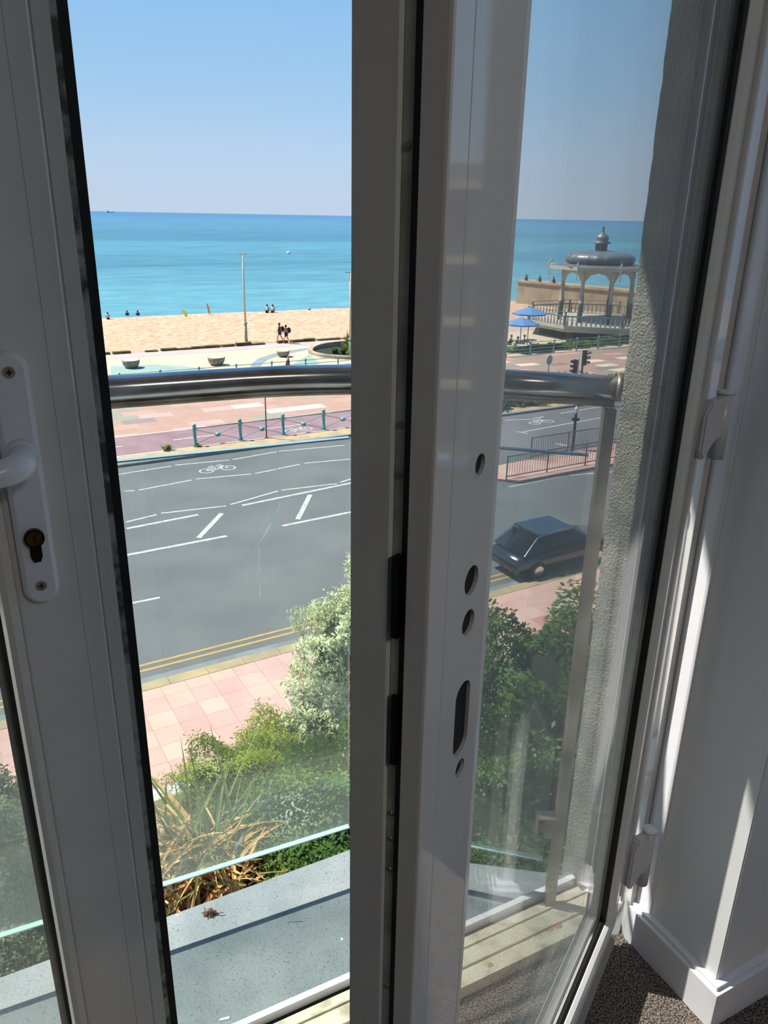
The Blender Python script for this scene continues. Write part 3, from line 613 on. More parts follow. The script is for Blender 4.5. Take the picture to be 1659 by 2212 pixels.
lathe(bm, prof, n=64, fn=lambda a, r, z: (B.x+r*(1+.06*abs(math.cos(a*10)))*math.cos(a), B.y+r*(1+.06*abs(math.cos(a*10)))*math.sin(a), z)); obj('dome', bm, MT['lead'], t, True)
lt_ = zz(528)+.1; bm = BM(); lathe(bm, [(.62, dt-.1), (.62, lt_)], B, 8); obj('lantern', bm, MT['greenpaint'], t)
bm = BM(); lathe(bm, [(.95, lt_), (.95, lt_+.08), (.6, lt_+.25), (.68, lt_+.45), (.6, lt_+.7), (.25, lt_+.95), (.1, lt_+1.05), (.16, lt_+1.2), (.1, lt_+1.3), (.15, lt_+1.45), (.03, lt_+1.75)], B, 16); obj('lantern_cap', bm, MT['lead'], t, True)
# bridge to the promenade
c0 = Vector(RD(*[v for v in ab((B.x+5.5, B.y-4))][:2])); t2 = thing('footbridge', 'cream balustraded footbridge leading right from the bandstand deck', 'footbridge', B+Vector((7, -2, 0)))
p0, p1 = B+Vector((5.0, -4.2, 0)), B+Vector((14.5, -8.5, 0)); d = (p1-p0).normalized(); m_ = Vector((-d.y, d.x, 0))*1.5
bm = BM(); prism(bm, [(p0-m_)[:2], (p1-m_)[:2], (p1+m_)[:2], (p0+m_)[:2]], dk-.7, dk-.05); obj('bridge_deck', bm, MT['cream'], t2)
for s in (-1, 1):
    for i in range(24):
        c = p0.lerp(p1, i/23)+m_*s; baluster((c.x, c.y, dk), t2, bal)
for s in (-1, 1):
    bm = BM(); tube(bm, [p0+m_*s+Vector((0, 0, dk+.9)), p1+m_*s+Vector((0, 0, dk+.9))], .07, 6); obj('handrail', bm, MT['greenpaint'], t2)
# groyne wall
g0, g1 = atY(1116, 640, 118), atY(1420, 665, 100); t = thing('stone_groyne', 'long pale stone groyne wall behind the bandstand', 'groyne', (g0.x, g0.y, 0))
d = (Vector((g1.x, g1.y))-Vector((g0.x, g0.y))).normalized(); m_ = Vector((-d.y, d.x)); e0 = Vector((g0.x, g0.y)); e1 = Vector((g1.x, g1.y)); ztop = atY(1125, 605, 118).z
bm = BM(); prism(bm, [tuple(e0), tuple(e1), tuple(e1+m_*2.4), tuple(e0+m_*2.4)], -4, ztop-.3); obj('wall', bm, MT['stone'], t)
bm = BM(); prism(bm, [tuple(e0-m_*.2), tuple(e1-m_*.2), tuple(e1+m_*2.6), tuple(e0+m_*2.6)], ztop-.3, ztop); obj('coping', bm, MT['stone'], t)
for s, lab in ((.05, 'person in dark clothes sitting on the end of the stone groyne'), (.16, 'person sitting second from the end of the stone groyne'), (.27, 'person in dark clothes sitting nearest the bandstand roof on the groyne')):
    c = e0.lerp(e1, s)+m_*.5; person(lab, (c.x, c.y, ztop), 1.5+s*3, 'sit', MT['cloth_d'], MT['cloth_d'], MT['hair'], h=.95, group='people on the groyne')
# cafe under blue parasols
for px, py, hh, lab in ((1122, 726, 2.4, 'light blue parasol left of the bandstand'), (1138, 722, 3.1, 'dark blue parasol closest to the bandstand deck')):
    c = Vector(at(px, 757 if hh < 3 else 750))
    t = thing('parasol', lab, 'parasol', c, 'cafe parasols')
    bm = BM(); tube(bm, [c, c+Vector((0, 0, hh+.5))], .04, 6); obj('pole', bm, MT['grey_paint'], t)
    bm = BM(); lathe(bm, [(1.6, hh-.12), (1.62, hh), (.8, hh+.32), (.05, hh+.55)], c, 8); obj('canopy', bm, MT['blue'], t)
for i, (px, py) in enumerate([(1118, 752), (1132, 756), (1146, 752), (1126, 764)]):
    c = Vector(at(px, py, .02)); t = thing('cafe_table', ['cafe table left of the bandstand, leftmost', 'cafe table second from the left under the parasols', 'cafe table closest to the bandstand', 'cafe table nearest the promenade railing'][i], 'table', c, 'cafe tables')
    bm = BM(); lathe(bm, [(.5, .72), (.5, .76)], c, 16); obj('tabletop', bm, MT['cream'], t)
    bm = BM(); tube(bm, [c, c+Vector((0, 0, .72))], .04, 6); lathe(bm, [(.25, 0), (.05, .05)], c, 10); obj('pedestal', bm, MT['grey_paint'], t)
    if i < 3: person(['person at the leftmost cafe table', 'person in dark clothes under the light blue parasol', 'person in white at the cafe table closest to the bandstand'][i], c+Vector((-.75, .1, .3)), 0, 'sit', [MT['cloth_d'], MT['cloth_m'], MT['shirt_w']][i], MT['cloth_d'], MT['hair'], group='cafe guests')
# round sign
b = at(1181, 838, .06); t = thing('round_sign', 'round white sign on a thin pole on the promenade, left of the traffic light', 'road sign', b); tz = atY(1180, 774, b.y).z
bm = BM(); tube(bm, [b, (b.x, b.y, tz)], .035, 6); obj('pole', bm, MT['grey_paint'], t)
bm = BM(); lathe(bm, [(.34, -.015), (.34, .015)], (0, 0, 0), 24)
bmesh.ops.transform(bm, matrix=Matrix.Translation((b.x, b.y-.05, tz-.1)) @ Matrix.Rotation(.75, 4, 'Z') @ Matrix.Rotation(PI/2, 4, 'X'), verts=bm.verts); obj('disc', bm, MT['shirt_w'], t)
# traffic light
b = Vector(RD(*(lambda q: (q[0], 36.9))(ab((12.2, 49.5))), .1)); b = Vector(at(1250, 868, .1)); t = thing('traffic_light', 'black traffic light with hooded signal heads beyond the steel handrail', 'traffic light', b)
bm = BM(); tube(bm, [b, b+Vector((0, 0, 3.0))], .06, 8); obj('pole', bm, MT['black_paint'], t)
def head(c, ang, zt, white=False):
    T = Matrix.Translation(c) @ Matrix.Rotation(ang, 4, 'Z'); g = lambda x, y, z: T @ Vector((x, y, z))
    bm = BM(); box(bm, -.15, .15, -.1, .1, zt-.95, zt, g); o = obj('signal_head', bm, MT['black_paint'], t)
    if white:
        bm = BM(); box(bm, -.2, .2, -.012, .012, zt-1.02, zt+.07, lambda x, y, z: g(x, y+.0, z)); o2 = obj('backing_board', bm, MT['shirt_w'], t)
    for i in range(3):
        bm = BM(); zc = zt-.17-.3*i
        pts = [(.13*math.cos(a), .13*math.sin(a)) for a in np.linspace(-.3, PI+.3, 12)]
        inn = [(.115*math.cos(a), .115*math.sin(a)) for a in np.linspace(PI+.3, -.3, 12)]
        prism(bm, pts+inn, .1, .36, lambda x, y, z: g(x, -z, zc+y)); obj('hood', bm, MT['black_paint'], t)
head(b+Vector((-.42, 0, 0)), -1.2, 2.75, True); head(b+Vector((.05, -.1, 0)), .9, 3.35)
# push-button post on the island
b = at(1236, 975); t = thing('crossing_post', 'slim dark crossing post with small finial on the island', 'post', b); tz = atY(1236, 877, b.y).z
bm = BM(); tube(bm, [b, (b.x, b.y, tz-.35)], .07, 8); box(bm, b.x-.17, b.x+.17, b.y-.12, b.y+.12, tz-.75, tz-.62); obj('post', bm, MT['black_paint'], t)
bm = BM(); lathe(bm, [(.07, -.35), (.05, -.25), (.1, -.2), (.1, -.12), (.03, 0)], (b.x, b.y, tz), 10); obj('finial', bm, MT['shirt_w'], t)
# island with guard rails
bm = BM(); isl = [RD(22.3, 25.9), RD(60, 25.9), RD(60, 29.2), RD(22.3, 28.2), RD(21.2, 27)]; prism(bm, [p[:2] for p in isl], 0, .12); struct('traffic_island', bm, MT['tiles'])
def guardrail(label, a0, a1, b, n):
    t = thing('guard_rail', label, 'guard rail', RD(a0, b, .12), 'pedestrian guard rails'); L = (a1-a0)/n
    bar = None
    for i in range(n+1):
        c = Vector(RD(a0+L*i, b, .12)); bm = BM(); tube(bm, [c, c+Vector((0, 0, 1.12))], .035, 8); obj('post', bm, MT['grey_paint'], t)
        if i < n:
            for j in range(1, 16):
                q = Vector(RD(a0+L*i+L*j/16, b, .12))
                if bar is None: bb = BM(); tube(bb, [(0, 0, .14), (0, 0, 1.07)], .011, 5); bar = obj('bar', bb, MT['grey_paint']); nb = bar
                else: nb = bar.copy(); C.objects.link(nb)
                nb.parent = t; nb.location = q-world_origin(t)
    for z in (1.08, .14):
        bm = BM(); tube(bm, [RD(a0, b, .12+z), RD(a1, b, .12+z)], .025, 6); obj('rail', bm, MT['grey_paint'], t)
guardrail('grey barred guard rail along the near side of the traffic island', 21.9, 36.3, 26.3, 6)
guardrail('grey barred guard rail along the far side of the traffic island', 25.0, 37, 28.3, 5)
# car
c = Vector(at(1190, 1215)); ang = EA; t = thing('car', 'dark car passing on the near side of the road', 'car', c)
T = Matrix.Translation(c) @ Matrix.Rotation(ang, 4, 'Z')
bm = BM(); body = [(-2.2, .35, .78, .6), (-2.15, .3, .82, .8), (-1.5, .25, .86, .88), (-.6, .25, .88, .9), (.8, .25, .88, .9), (1.5, .25, .86, .86), (2.1, .3, .8, .78), (2.2, .38, .74, .62)]
R = []
for x, z0, hw, z1 in body:
    R.append([bm.verts.new(T @ Vector(p)) for p in ((x, -hw*.9, z0), (x, -hw, z0+.25), (x, -hw*.97, z1-.08), (x, -hw*.85, z1), (x, hw*.85, z1), (x, hw*.97, z1-.08), (x, hw, z0+.25), (x, hw*.9, z0))])
for i in range(len(R)-1):
    for k in range(8): bm.faces.new((R[i][k], R[i][(k+1) % 8], R[i+1][(k+1) % 8], R[i+1][k]))
bm.faces.new(R[0]); bm.faces.new(R[-1]); obj('body', bm, MT['carpaint'], t, True)
def loft(prof, m, name):
    bm = BM(); R = []
    for x, hw, z in prof: R.append([bm.verts.new(T @ Vector(p)) for p in ((x, -hw, z), (x, hw, z))])
    base = [[bm.verts.new(T @ Vector(p)) for p in ((x, -.82, .86), (x, .82, .86))] for x, hw, z in prof]
    for i in range(len(R)-1):
        bm.faces.new((R[i][0], R[i][1], R[i+1][1], R[i+1][0])); bm.faces.new((base[i][0], R[i][0], R[i+1][0], base[i+1][0])); bm.faces.new((base[i][1], R[i][1], R[i+1][1], base[i+1][1]))
    obj(name, bm, m, t, True)
loft([(-1.95, .78, .88), (-1.3, .6, 1.4), (-.6, .58, 1.47), (.3, .58, 1.45), (1.2, .76, .9)], MT['carglass'], 'windows')
bm = BM(); prism(bm, [(-1.25, -.62), (.28, -.6), (.28, .6), (-1.25, .62)], 1.42, 1.5, lambda x, y, z: T @ Vector((x, y, z))); obj('roof', bm, MT['carpaint'], t)
for s in (-1, 1):
    bm = BM(); tube(bm, [T @ Vector(p) for p in ((-1.95, s*.8, .92), (-1.3, s*.64, 1.42), (-.5, s*.62, 1.5), (.3, s*.62, 1.48), (1.2, s*.78, .93))], .02, 6); obj('window_trim', bm, MT['chrome'], t)
for x in (-1.35, 1.35):
    for s in (-1, 1):
        bm = BM(); tube(bm, [T @ Vector((x, s*.7, .32)), T @ Vector((x, s*.9, .32))], .32, 20); o = obj('wheel', bm, MT['gasket'], t)
        bm = BM(); tube(bm, [T @ Vector((x, s*.89, .32)), T @ Vector((x, s*.915, .32))], .19, 12); obj('hubcap', bm, MT['chrome'], o)

# ------------------------------------------------------------------ planting
def leafmesh(name, pts, nrm, size, m, parent, aspect=.5, jit=.9, seed=1):
    g = np.random.default_rng(seed); N = len(pts)
    n = nrm+g.normal(0, jit, (N, 3)); n /= np.linalg.norm(n, axis=1)[:, None]
    a = np.cross(n, g.normal(0, 1, (N, 3))); a /= np.linalg.norm(a, axis=1)[:, None]; b = np.cross(n, a)
    s = size*g.uniform(.6, 1.25, N)[:, None]
    v = np.stack([pts-a*s, pts+b*s*aspect+n*s*.15, pts+a*s, pts-b*s*aspect+n*s*.15], 1).reshape(-1, 3)
    off = np.array(world_origin(parent)); v = v-off
    me = bpy.data.meshes.new(name); me.vertices.add(N*4); me.vertices.foreach_set('co', v.ravel()); me.loops.add(N*4); me.loops.foreach_set('vertex_index', np.arange(N*4)); me.polygons.add(N)
    me.polygons.foreach_set('loop_start', np.arange(N)*4); me.polygons.foreach_set('loop_total', np.full(N, 4)); me.update(); me.validate()
    me.materials.append(m); o = bpy.data.objects.new(name, me); C.objects.link(o); o.parent = parent; return o
def shrub(name, label, cat, blobs, dens, size, m, core=True, seed=1, lump=.25, aspect=.5, group=None, jit=.9):
    c0 = Vector(blobs[0][0]); t = thing(name, label, cat, (c0.x, c0.y, 0), group); g = np.random.default_rng(seed); P = []; Nn = []
    cb = BM()
    for (c, r) in blobs:
        c = np.array(c, float); r = np.array(r, float); area = 4*PI*((r[0]*r[1])**1.6+(r[0]*r[2])**1.6+(r[1]*r[2])**1.6)**(1/1.6)/3**(1/1.6)
        k = int(area*dens); d = g.normal(0, 1, (k, 3)); d /= np.linalg.norm(d, axis=1)[:, None]; d[:, 2] = np.where(d[:, 2] < -.35, -d[:, 2], d[:, 2])
        ph = g.uniform(0, 9, 6)
        rad = 1+lump*(.35*np.sin(d[:, 0]*7+ph[0]+d[:, 2]*4)+.35*np.sin(d[:, 1]*9+ph[1])+.3*np.sin(d[:, 2]*11+d[:, 0]*5+ph[2]))+g.normal(0, .05, k)-np.abs(g.normal(0, .06, k))
        P.append(c+d*r*rad[:, None]); Nn.append(d/r*r.mean())
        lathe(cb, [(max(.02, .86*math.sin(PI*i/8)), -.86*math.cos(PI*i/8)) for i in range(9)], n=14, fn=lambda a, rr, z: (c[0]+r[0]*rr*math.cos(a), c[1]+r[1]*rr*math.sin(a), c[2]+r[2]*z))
    leafmesh('foliage', np.concatenate(P), np.concatenate(Nn), size, m, t, aspect, jit=jit, seed=seed)
    obj('dark_core', cb, MT['leaf_core'], t, True); return t  # solid dark core filling each blob behind the leaves
shrub('evergreen_hedge', 'dark green clipped hedge just below the balcony ledge', 'hedge', [((-.6, 9.6, 1.2), (2.3, 1.6, 2.0)), ((-3.4, 7.9, .3), (1.1, .8, 1.5)), ((.8, 10.9, 1.3), (1.9, 1.5, 2.2)), ((-1.6, 7.6, .9), (2.2, 1.3, 1.5)), ((.6, 8.2, 1.2), (2.2, 1.4, 1.8))], 1000, .038, MT['leaf_dark'], seed=2)
shrub('juniper_bush', 'yellow green low bush at the edge of the pink pavement', 'bush', [((-2.5, 11.1, 1.0), (1.25, .9, 1.5)), ((-1.6, 12.0, 1.0), (1.2, .9, 1.55))], 1300, .042, MT['leaf_lime'], seed=3, aspect=.25, lump=.4)
shrub('variegated_shrub', 'tall pale variegated shrub rising over the road edge', 'shrub', [((-.3, 12.6, 3.3), (1.15, 1.0, 1.5)), ((.1, 12.6, 4.5), (.75, .7, 1.05)), ((-.9, 12.2, 2.6), (.75, .7, .9))], 900, .06, MT['leaf_var'], seed=4, lump=.5, aspect=.3, jit=1.3)
shrub('garden_shrub', 'green shrub mass seen through the open door pane, nearest the middle stile', 'shrub', [((3.1, 12.4, 1.8), (1.7, 1.4, 2.6)), ((2.4, 10.2, 1.4), (1.6, 1.3, 2.0)), ((3.8, 9.6, 1.0), (1.6, 1.3, 1.7))], 420, .06, MT['leaf_dark'], seed=5, lump=.4)
shrub('garden_shrub', 'smaller grey green shrub by the rendered pier, through the open door pane', 'shrub', [((5.6, 12.0, .8), (1.2, 1.0, 1.5))], 500, .06, MT['leaf_olive'], seed=6, lump=.4)
shrub('olive_hedge', 'grey green hedge seen through the left door pane', 'hedge', [((-5.9, 8.6, 1.2), (1.6, 1.4, 1.9)), ((-4.9, 6.9, .9), (1.5, 1.2, 1.7)), ((-7, 10, 1.2), (1.5, 1.2, 1.8)), ((-4.2, 5.6, 1.0), (1.5, 1.1, 1.5))], 800, .042, MT['leaf_olive'], seed=7)
shrub('roadside_hedge', 'long low hedge behind the far kerb, right side through the pane', 'hedge', [(RD(27+2.6*i, 38.6, .4), (1.8, 1.1, .9+.25*math.sin(i*2))) for i in range(9)], 60, .13, MT['leaf_olive'], seed=8, lump=.3)
shrub('beach_shrubs', 'green planting behind the promenade railing below the bandstand', 'bush', [(RD(46+2.2*i, 54.9, .15), (1.3, .7, .45+.15*math.sin(i*3))) for i in range(11)], 50, .14, MT['leaf_dark'], seed=9, lump=.3)
# spiky flax plant
pc = at(425, 1880, 2.3); t = thing('flax_plant', 'big spiky flax plant with many dried brown blades', 'plant', (pc.x, pc.y, 0))
bm = BM(); tube(bm, [(pc.x, pc.y, -.05), (pc.x+.05, pc.y, 1.2), (pc.x, pc.y, 2.3)], [.14, .11, .16], 10); obj('trunk', bm, MT['blade_dead'], t, True)
def blades(name, n, m, rl, rw, el, droop, seed, spread=.35, azr=(0, 2*PI)):
    R = random.Random(seed); bm = BM()
    for i in range(n):
        az = R.uniform(*azr); e = R.uniform(*el); L = R.uniform(*rl); wd = R.uniform(*rw); b0 = pc+Vector((R.gauss(0, spread), R.gauss(0, spread*.8), R.uniform(-.3, .25)))
        d = Vector((math.cos(az), math.sin(az), 0)); s = Vector((-math.sin(az), math.cos(az), 0)); s = (s+Vector((0, 0, R.uniform(-.7, .7)))).normalized(); prev = None; pos = b0.copy(); ee = e; dr = R.uniform(*droop); N = 7
        kink = R.randint(2, 5) if R.random() < .4 and dr > .5 else 99
        for j in range(N+1):
            fr = j/N; ww = wd*(1-fr)**.6*(.6+.4*min(1, fr*4)) if j < N else .001
            fold = Vector((0, 0, ww*.35))
            cur = [bm.verts.new(pos-s*ww+fold), bm.verts.new(pos-fold*.4), bm.verts.new(pos+s*ww+fold)]
            if prev:
                bm.faces.new((prev[0], prev[1], cur[1], cur[0])); bm.faces.new((prev[1], prev[2], cur[2], cur[1]))
            prev = cur; ee -= dr/N + (1.3 if j == kink else 0); pos = pos+(d*math.cos(ee)+Vector((0, 0, math.sin(ee))))*L/N
    o = obj(name, bm, m, t)
    return o
blades('green_blades', 90, MT['blade_green'], (1.1, 2.0), (.02, .036), (.6, 1.5), (.1, .8), 1)
blades('dry_blades', 190, MT['blade_dry'], (.9, 1.8), (.02, .05), (.2, 1.35), (.4, 1.8), 2, .45)
blades('dead_blades', 130, MT['blade_dead'], (.7, 1.4), (.014, .03), (-.5, .9), (.5, 1.8), 3, .45)
# building face, pier and lower wall
bm = BM(); box(bm, -6, 1.75, -4, .93, -9.93-1.27+.0, FL-.14, TN); 
for v in bm.verts: pass
struct('wall_facade', bm, MT['building'])
def rough_box(t0, t1, n0, n1, z0, z1, res, amp):
    bm = BM(); box(bm, t0, t1, n0, n1, z0, z1)
    bmesh.ops.subdivide_edges(bm, edges=[e for e in bm.edges if abs(e.verts[0].co.z-e.verts[1].co.z) > .1], cuts=int((z1-z0)/res))
    bmesh.ops.subdivide_edges(bm, edges=[e for e in bm.edges if abs(e.verts[0].co.x-e.verts[1].co.x) > .01], cuts=int((t1-t0)/res/2))
    bmesh.ops.subdivide_edges(bm, edges=[e for e in bm.edges if abs(e.verts[0].co.y-e.verts[1].co.y) > .01], cuts=max(2, int((n1-n0)/res)))
    for v in bm.verts:
        p = v.co*55; d = noise.noise(v.co*80)*amp*.2+noise.noise(v.co*30)*amp*.3
        c = Vector(((t0+t1)/2, (n0+n1)/2, v.co.z)); v.co += (v.co-c).normalized()*d
    for v in bm.verts: v.co = TN(*v.co)
    return bm
struct('wall_pier', rough_box(.917, 1.75, .875, .935, FL-.1, 1.6, .0055, .0048), MT['render'], smooth=True)
bm = BM(); box(bm, -2.6, -.80, .8, .93, FL-.14, 1.6, TN); struct('wall_left', bm, MT['building'])
bm = BM(); box(bm, -3.5, 1.75, .58, .95, .84, 1.6, TN); struct('wall_lintel', bm, MT['building'])
bm = BM(); box(bm, -3.0, 1.75, .95, 1.415, 1.05, 1.2, TN); struct('balcony_soffit', bm, MT['building'])
# ------------------------------------------------------------------ balcony
bm = BM(); pts = [(-2.6, .9)]; 
cor = (-.05, 1.316)
def tn2(x, y): return (x*WC+y*WS, -x*WS+y*WC)
ct = tn2(*cor); rt = tn2(.40, 1.225)
prism(bm, [(-2.4, .905), (.93, .905), (.93, .926), ct, (-2.4, ct[1]+.005)], FL-.12, FL, TN)
struct('balcony_ledge', bm, MT['ledge'])
def wp(x, y, z): return Vector((x, y, H+z))
DL = Vector((.889, .458, 0)); DR = Vector((.9695, -.245, 0))
K = wp(-.045, 1.262, 0); Lp = K-Vector((math.cos(math.radians(25)), math.sin(math.radians(25)), 0))*1.9; Rp = wp(.318, 1.177, 0)
bt = thing('balcony_balustrade', 'clear glass balcony balustrade with a polished steel handrail beyond the open door', 'balustrade', K+Vector((0, 0, H+FL)))
def pane(p, q, z0, z1, th, m):
    d = (q-p).normalized(); s = Vector((-d.y, d.x, 0))*th/2; bm = BM()
    P = [p-s, q-s, q+s, p+s]; prism(bm, [(a.x, a.y) for a in P], H+z0, H+z1); o = obj('glass_panel', bm, m, bt)
    for za, zb in ((z0-.003, z0-.0005), (z1+.0005, z1+.003)):
        bm = BM(); P = [p-s*1.02, q-s*1.02, q+s*1.02, p+s*1.02]; prism(bm, [(a.x, a.y) for a in P], H+za, H+zb); obj('glass_edge', bm, MT['baledge'] if za < z0 else MT['topedge'], o)
    return o
gp = pane(Lp, K-Vector((.015, .008, 0)), -1.152, -.345, .01, MT['bal'])
# old sealant streaks on the panel
def gl(px, py):
    d = ray(px, py); nrm = Vector((-math.sin(math.radians(25)), math.cos(math.radians(25)), 0)); kk = (K-Vector((0, 0, H))).dot(nrm)-.0065; s = kk/d.dot(nrm); return Vector((d.x*s, d.y*s, H+d.z*s))
def streak(bm, pts, wd):
    for i in range(len(pts)-1):
        a, b = gl(*pts[i]), gl(*pts[i+1]); d = (b-a).normalized(); s = d.cross(Vector((-math.sin(math.radians(25)), math.cos(math.radians(25)), 0)))
        w0, w1 = wd[i]/2, wd[i+1]/2; v = [bm.verts.new(p) for p in (a-s*w0, a+s*w0, b+s*w1, b-s*w1)]; bm.faces.new(v)
bm = BM(); streak(bm, [(606, 1088), (597, 1107), (585, 1130), (573, 1152), (566, 1165), (557, 1178)], [.0008, .005, .006, .0045, .0015, .001]); obj('water_streak', bm, MT['tape'], gp)
bm = BM(); streak(bm, [(556, 1176), (561, 1195), (559, 1225), (564, 1250), (561, 1275), (563, 1295)], [.0015, .002, .0025, .002, .002, .0008]); obj('water_streak', bm, MT['tape'], gp)
bm = BM(); streak(bm, [(557, 1178), (540, 1208), (515, 1250)], [.0006, .0005, .0003]); obj('water_streak', bm, MT['tape'], gp)
bm = BM(); streak(bm, [(526, 1800), (520, 1812), (511, 1828), (508, 1835)], [.0006, .004, .004, .0005]); obj('water_streak', bm, MT['tape'], gp)
bm = BM()
for i in range(46):
    x, y = random.uniform(290, 750), random.uniform(980, 1780); streak(bm, [(x, y), (x+random.uniform(-3, 3), y+random.uniform(1, 6))], [.0004, .0003])
tag(obj('dust_specks', bm, MT['tape'], gp), kind='stuff')
pane(K+Vector((.015, -.003, 0)), Rp, -1.152, -.345, .01, MT['bal'])
# handrail: slotted steel tube on top
z = -.236
def arc(): 
    pl = [Lp+Vector((-.6, -.28, 0)), Lp]; 
    for s in np.linspace(.1, .86, 9): pl.append(Lp.lerp(K, s))
    e = K+(Lp-K).normalized()*.2; g = K+(Rp-K).normalized()*.2
    for s in np.linspace(0, 1, 10): pl.append(e*(1-s)**2+(K+Vector((0, -.005, 0)))*2*s*(1-s)+g*s*s)
    pl.append(Rp+Vector((.028, -.008, 0))); return pl
path = [Vector((p.x, p.y, H+z)) for p in arc()]
bm = BM(); tube(bm, path, .0185, 28); t = obj('handrail', bm, MT['steel'], bt, True)
bm = BM(); tube(bm, [p-Vector((0, 0, .0235)) for p in path], .0058, 12); obj('slot_channel', bm, MT['steel_r'], t, True)
e = path[-1]; dd = (path[-1]-path[-2]).normalized(); bm = BM(); tube(bm, [e, e+dd*.008], .02, 24); obj('end_cap', bm, MT['steel_r'], t, True)
c = wp(.338, 1.165, 0)
bm = BM(); box(bm, c.x-.009, c.x+.009, c.y-.009, c.y+.009, H+FL, H+z-.03); t = obj('post', bm, MT['steel_r'], bt)
bm = BM(); box(bm, c.x-.04, c.x+.04, c.y-.03, c.y+.03, H+FL, H+FL+.008); obj('foot_plate', bm, MT['steel_r'], t)
for zc in (-1.06,):
    bm = BM(); box(bm, c.x-.042, c.x-.006, c.y-.012, c.y+.012, H+zc-.022, H+zc+.022); obj('glass_clamp', bm, MT['steel_r'], t)
    for dz in (-.012, .012): bm = BM(); tube(bm, [Vector((c.x-.035, c.y-.019, H+zc+dz)), Vector((c.x-.035, c.y-.015, H+zc+dz))], .005, 10); obj('screw', bm, MT['steel'], t)
# seed head debris on the ledge
q = at(455, 1975, H+FL); t = None; bm = BM(); R = random.Random(5)
for i in range(70):
    a = R.uniform(0, 2*PI); l = R.uniform(.004, .011); p = q+Vector((R.gauss(0, .006)+.0, R.gauss(0, .003), R.uniform(.001, .008))); d = Vector((math.cos(a), math.sin(a)*.6+.3, R.uniform(-.1, .3)))*l
    tube(bm, [p-d/2, p+d/2], .0009, 4)
tag(obj('dried_seed_head', bm, MT['debris']), 'small brown dried seed head lying on the grey ledge', 'debris')
bm = BM()
q = at(484, 2203, H+FL); prism(bm, [(q.x-.008, q.y-.003), (q.x+.009, q.y+.001), (q.x+.008, q.y+.005), (q.x-.006, q.y+.001)], q.z, q.z+.002); tag(obj('paint_flake', bm, MT['paint_chip']), 'long white paint flake on the ledge by the threshold', 'debris', 'paint flakes')
for px, py, lab in ((739, 2029, 'round pale fleck on the ledge beside the middle stile'), (385, 1977, 'tiny white fleck on the ledge near the outer edge')):
    q = at(px, py, H+FL); bm = BM(); lathe(bm, [(.0028, 0), (.002, .0015)], q, 8); tag(obj('paint_flake', bm, MT['paint_chip']), lab, 'debris', 'paint flakes')

# ------------------------------------------------------------------ door frame and threshold
ZT = .84
bm = BM(); 
box(bm, -.80, 1.0, .895, .906, FL-.13, FL+.03, TN)                # outer upstand
struct('door_1_frame_sill', bm, MT['trim']).name = 'trim_1'
bm = BM(); box(bm, -.80, 1.0, .80, .886, FL, FL+.016, TN); box(bm, -.80, 1.0, .866, .870, FL+.016, FL+.02, TN); box(bm, -.80, 1.0, .795, .806, FL, FL+.026, TN); box(bm, -.80, 1.0, .832, .836, FL+.016, FL+.021, TN); struct('trim_2', bm, MT['sill'])
bm = BM(); box(bm, -.80, 1.0, .886, .895, FL, FL+.012, TN); struct('trim_3', bm, MT['gasket'])
bm = BM(); prism(bm, [(.93, .765), (1.02, .765), (1.02, .885), (.93, .885), (.93, .85), (.94, .85), (.94, .82), (.93, .82)], FL+.0, ZT, TN); struct('trim_4', bm, MT['upvc'])   # right jamb
bm = BM(); prism(bm, [(-.80, .765), (-.745, .765), (-.745, .885), (-.80, .885)], FL, ZT, TN); struct('trim_5', bm, MT['upvc'])
bm = BM(); box(bm, -.80, 1.02, .765, .885, .79, ZT, TN); struct('trim_6', bm, MT['upvc'])
# rust spots and dirt on the sill
sill = bpy.data.objects['trim_2']
for px, py, r in ((1060, 2085, .006), (1205, 1998, .009), (1190, 2005, .006)):
    bm = BM(); q = at(px, py, H+FL+.0165); lathe(bm, [(r, 0), (r*.6, .001)], q, 7); obj('rust_stain', bm, MT['rustlabel'], sill)

# ------------------------------------------------------------------ door leaves
UP = dict()
def leaf_fn(O, ang, side):
    u = Vector((math.cos(ang), math.sin(ang), 0)); q = Vector((-u.y, u.x, 0))*side
    return lambda s, q_, z: tuple(O+u*s+q*q_+Vector((0, 0, z)))
def sweep(bm, prof, W, z0, z1, fn, hinge=True):
    rings = []      # on the hinge side the outer part of the section is set back behind the inner lip
    for k in range(4):
        r = []
        for wv, q in prof:
            s = (wv+(0 if wv > .03 else (.008 if q < .0146 else .028)) if k in (0, 3) else W-wv); z = z0+wv if k in (0, 1) else z1-wv; r.append(bm.verts.new(fn(s, q, z)))
        rings.append(r)
    n = len(prof)
    for k in range(4):
        a, b = rings[k], rings[(k+1) % 4]
        for i in range(n): bm.faces.new((a[i], a[(i+1) % n], b[(i+1) % n], b[i]))
SASH = [(0, .002), (.0006, .0006), (.002, 0), (.020, 0), (.0205, .0008), (.0212, 0), (.0755, 0), (.0775, .0006), (.078, .002), (.078, .051), (0, .051), (0, .0265), (.0025, .0255), (.012, .0255), (.012, .0145), (0, .0145)]
BEAD = [(.078, .0015), (.079, .0006), (.086, .0012), (.092, .005), (.0955, .011), (.0955, .02), (.078, .02)]
EXTB = [(.078, .044), (.078, .051), (.088, .051), (.096, .047), (.096, .044)]
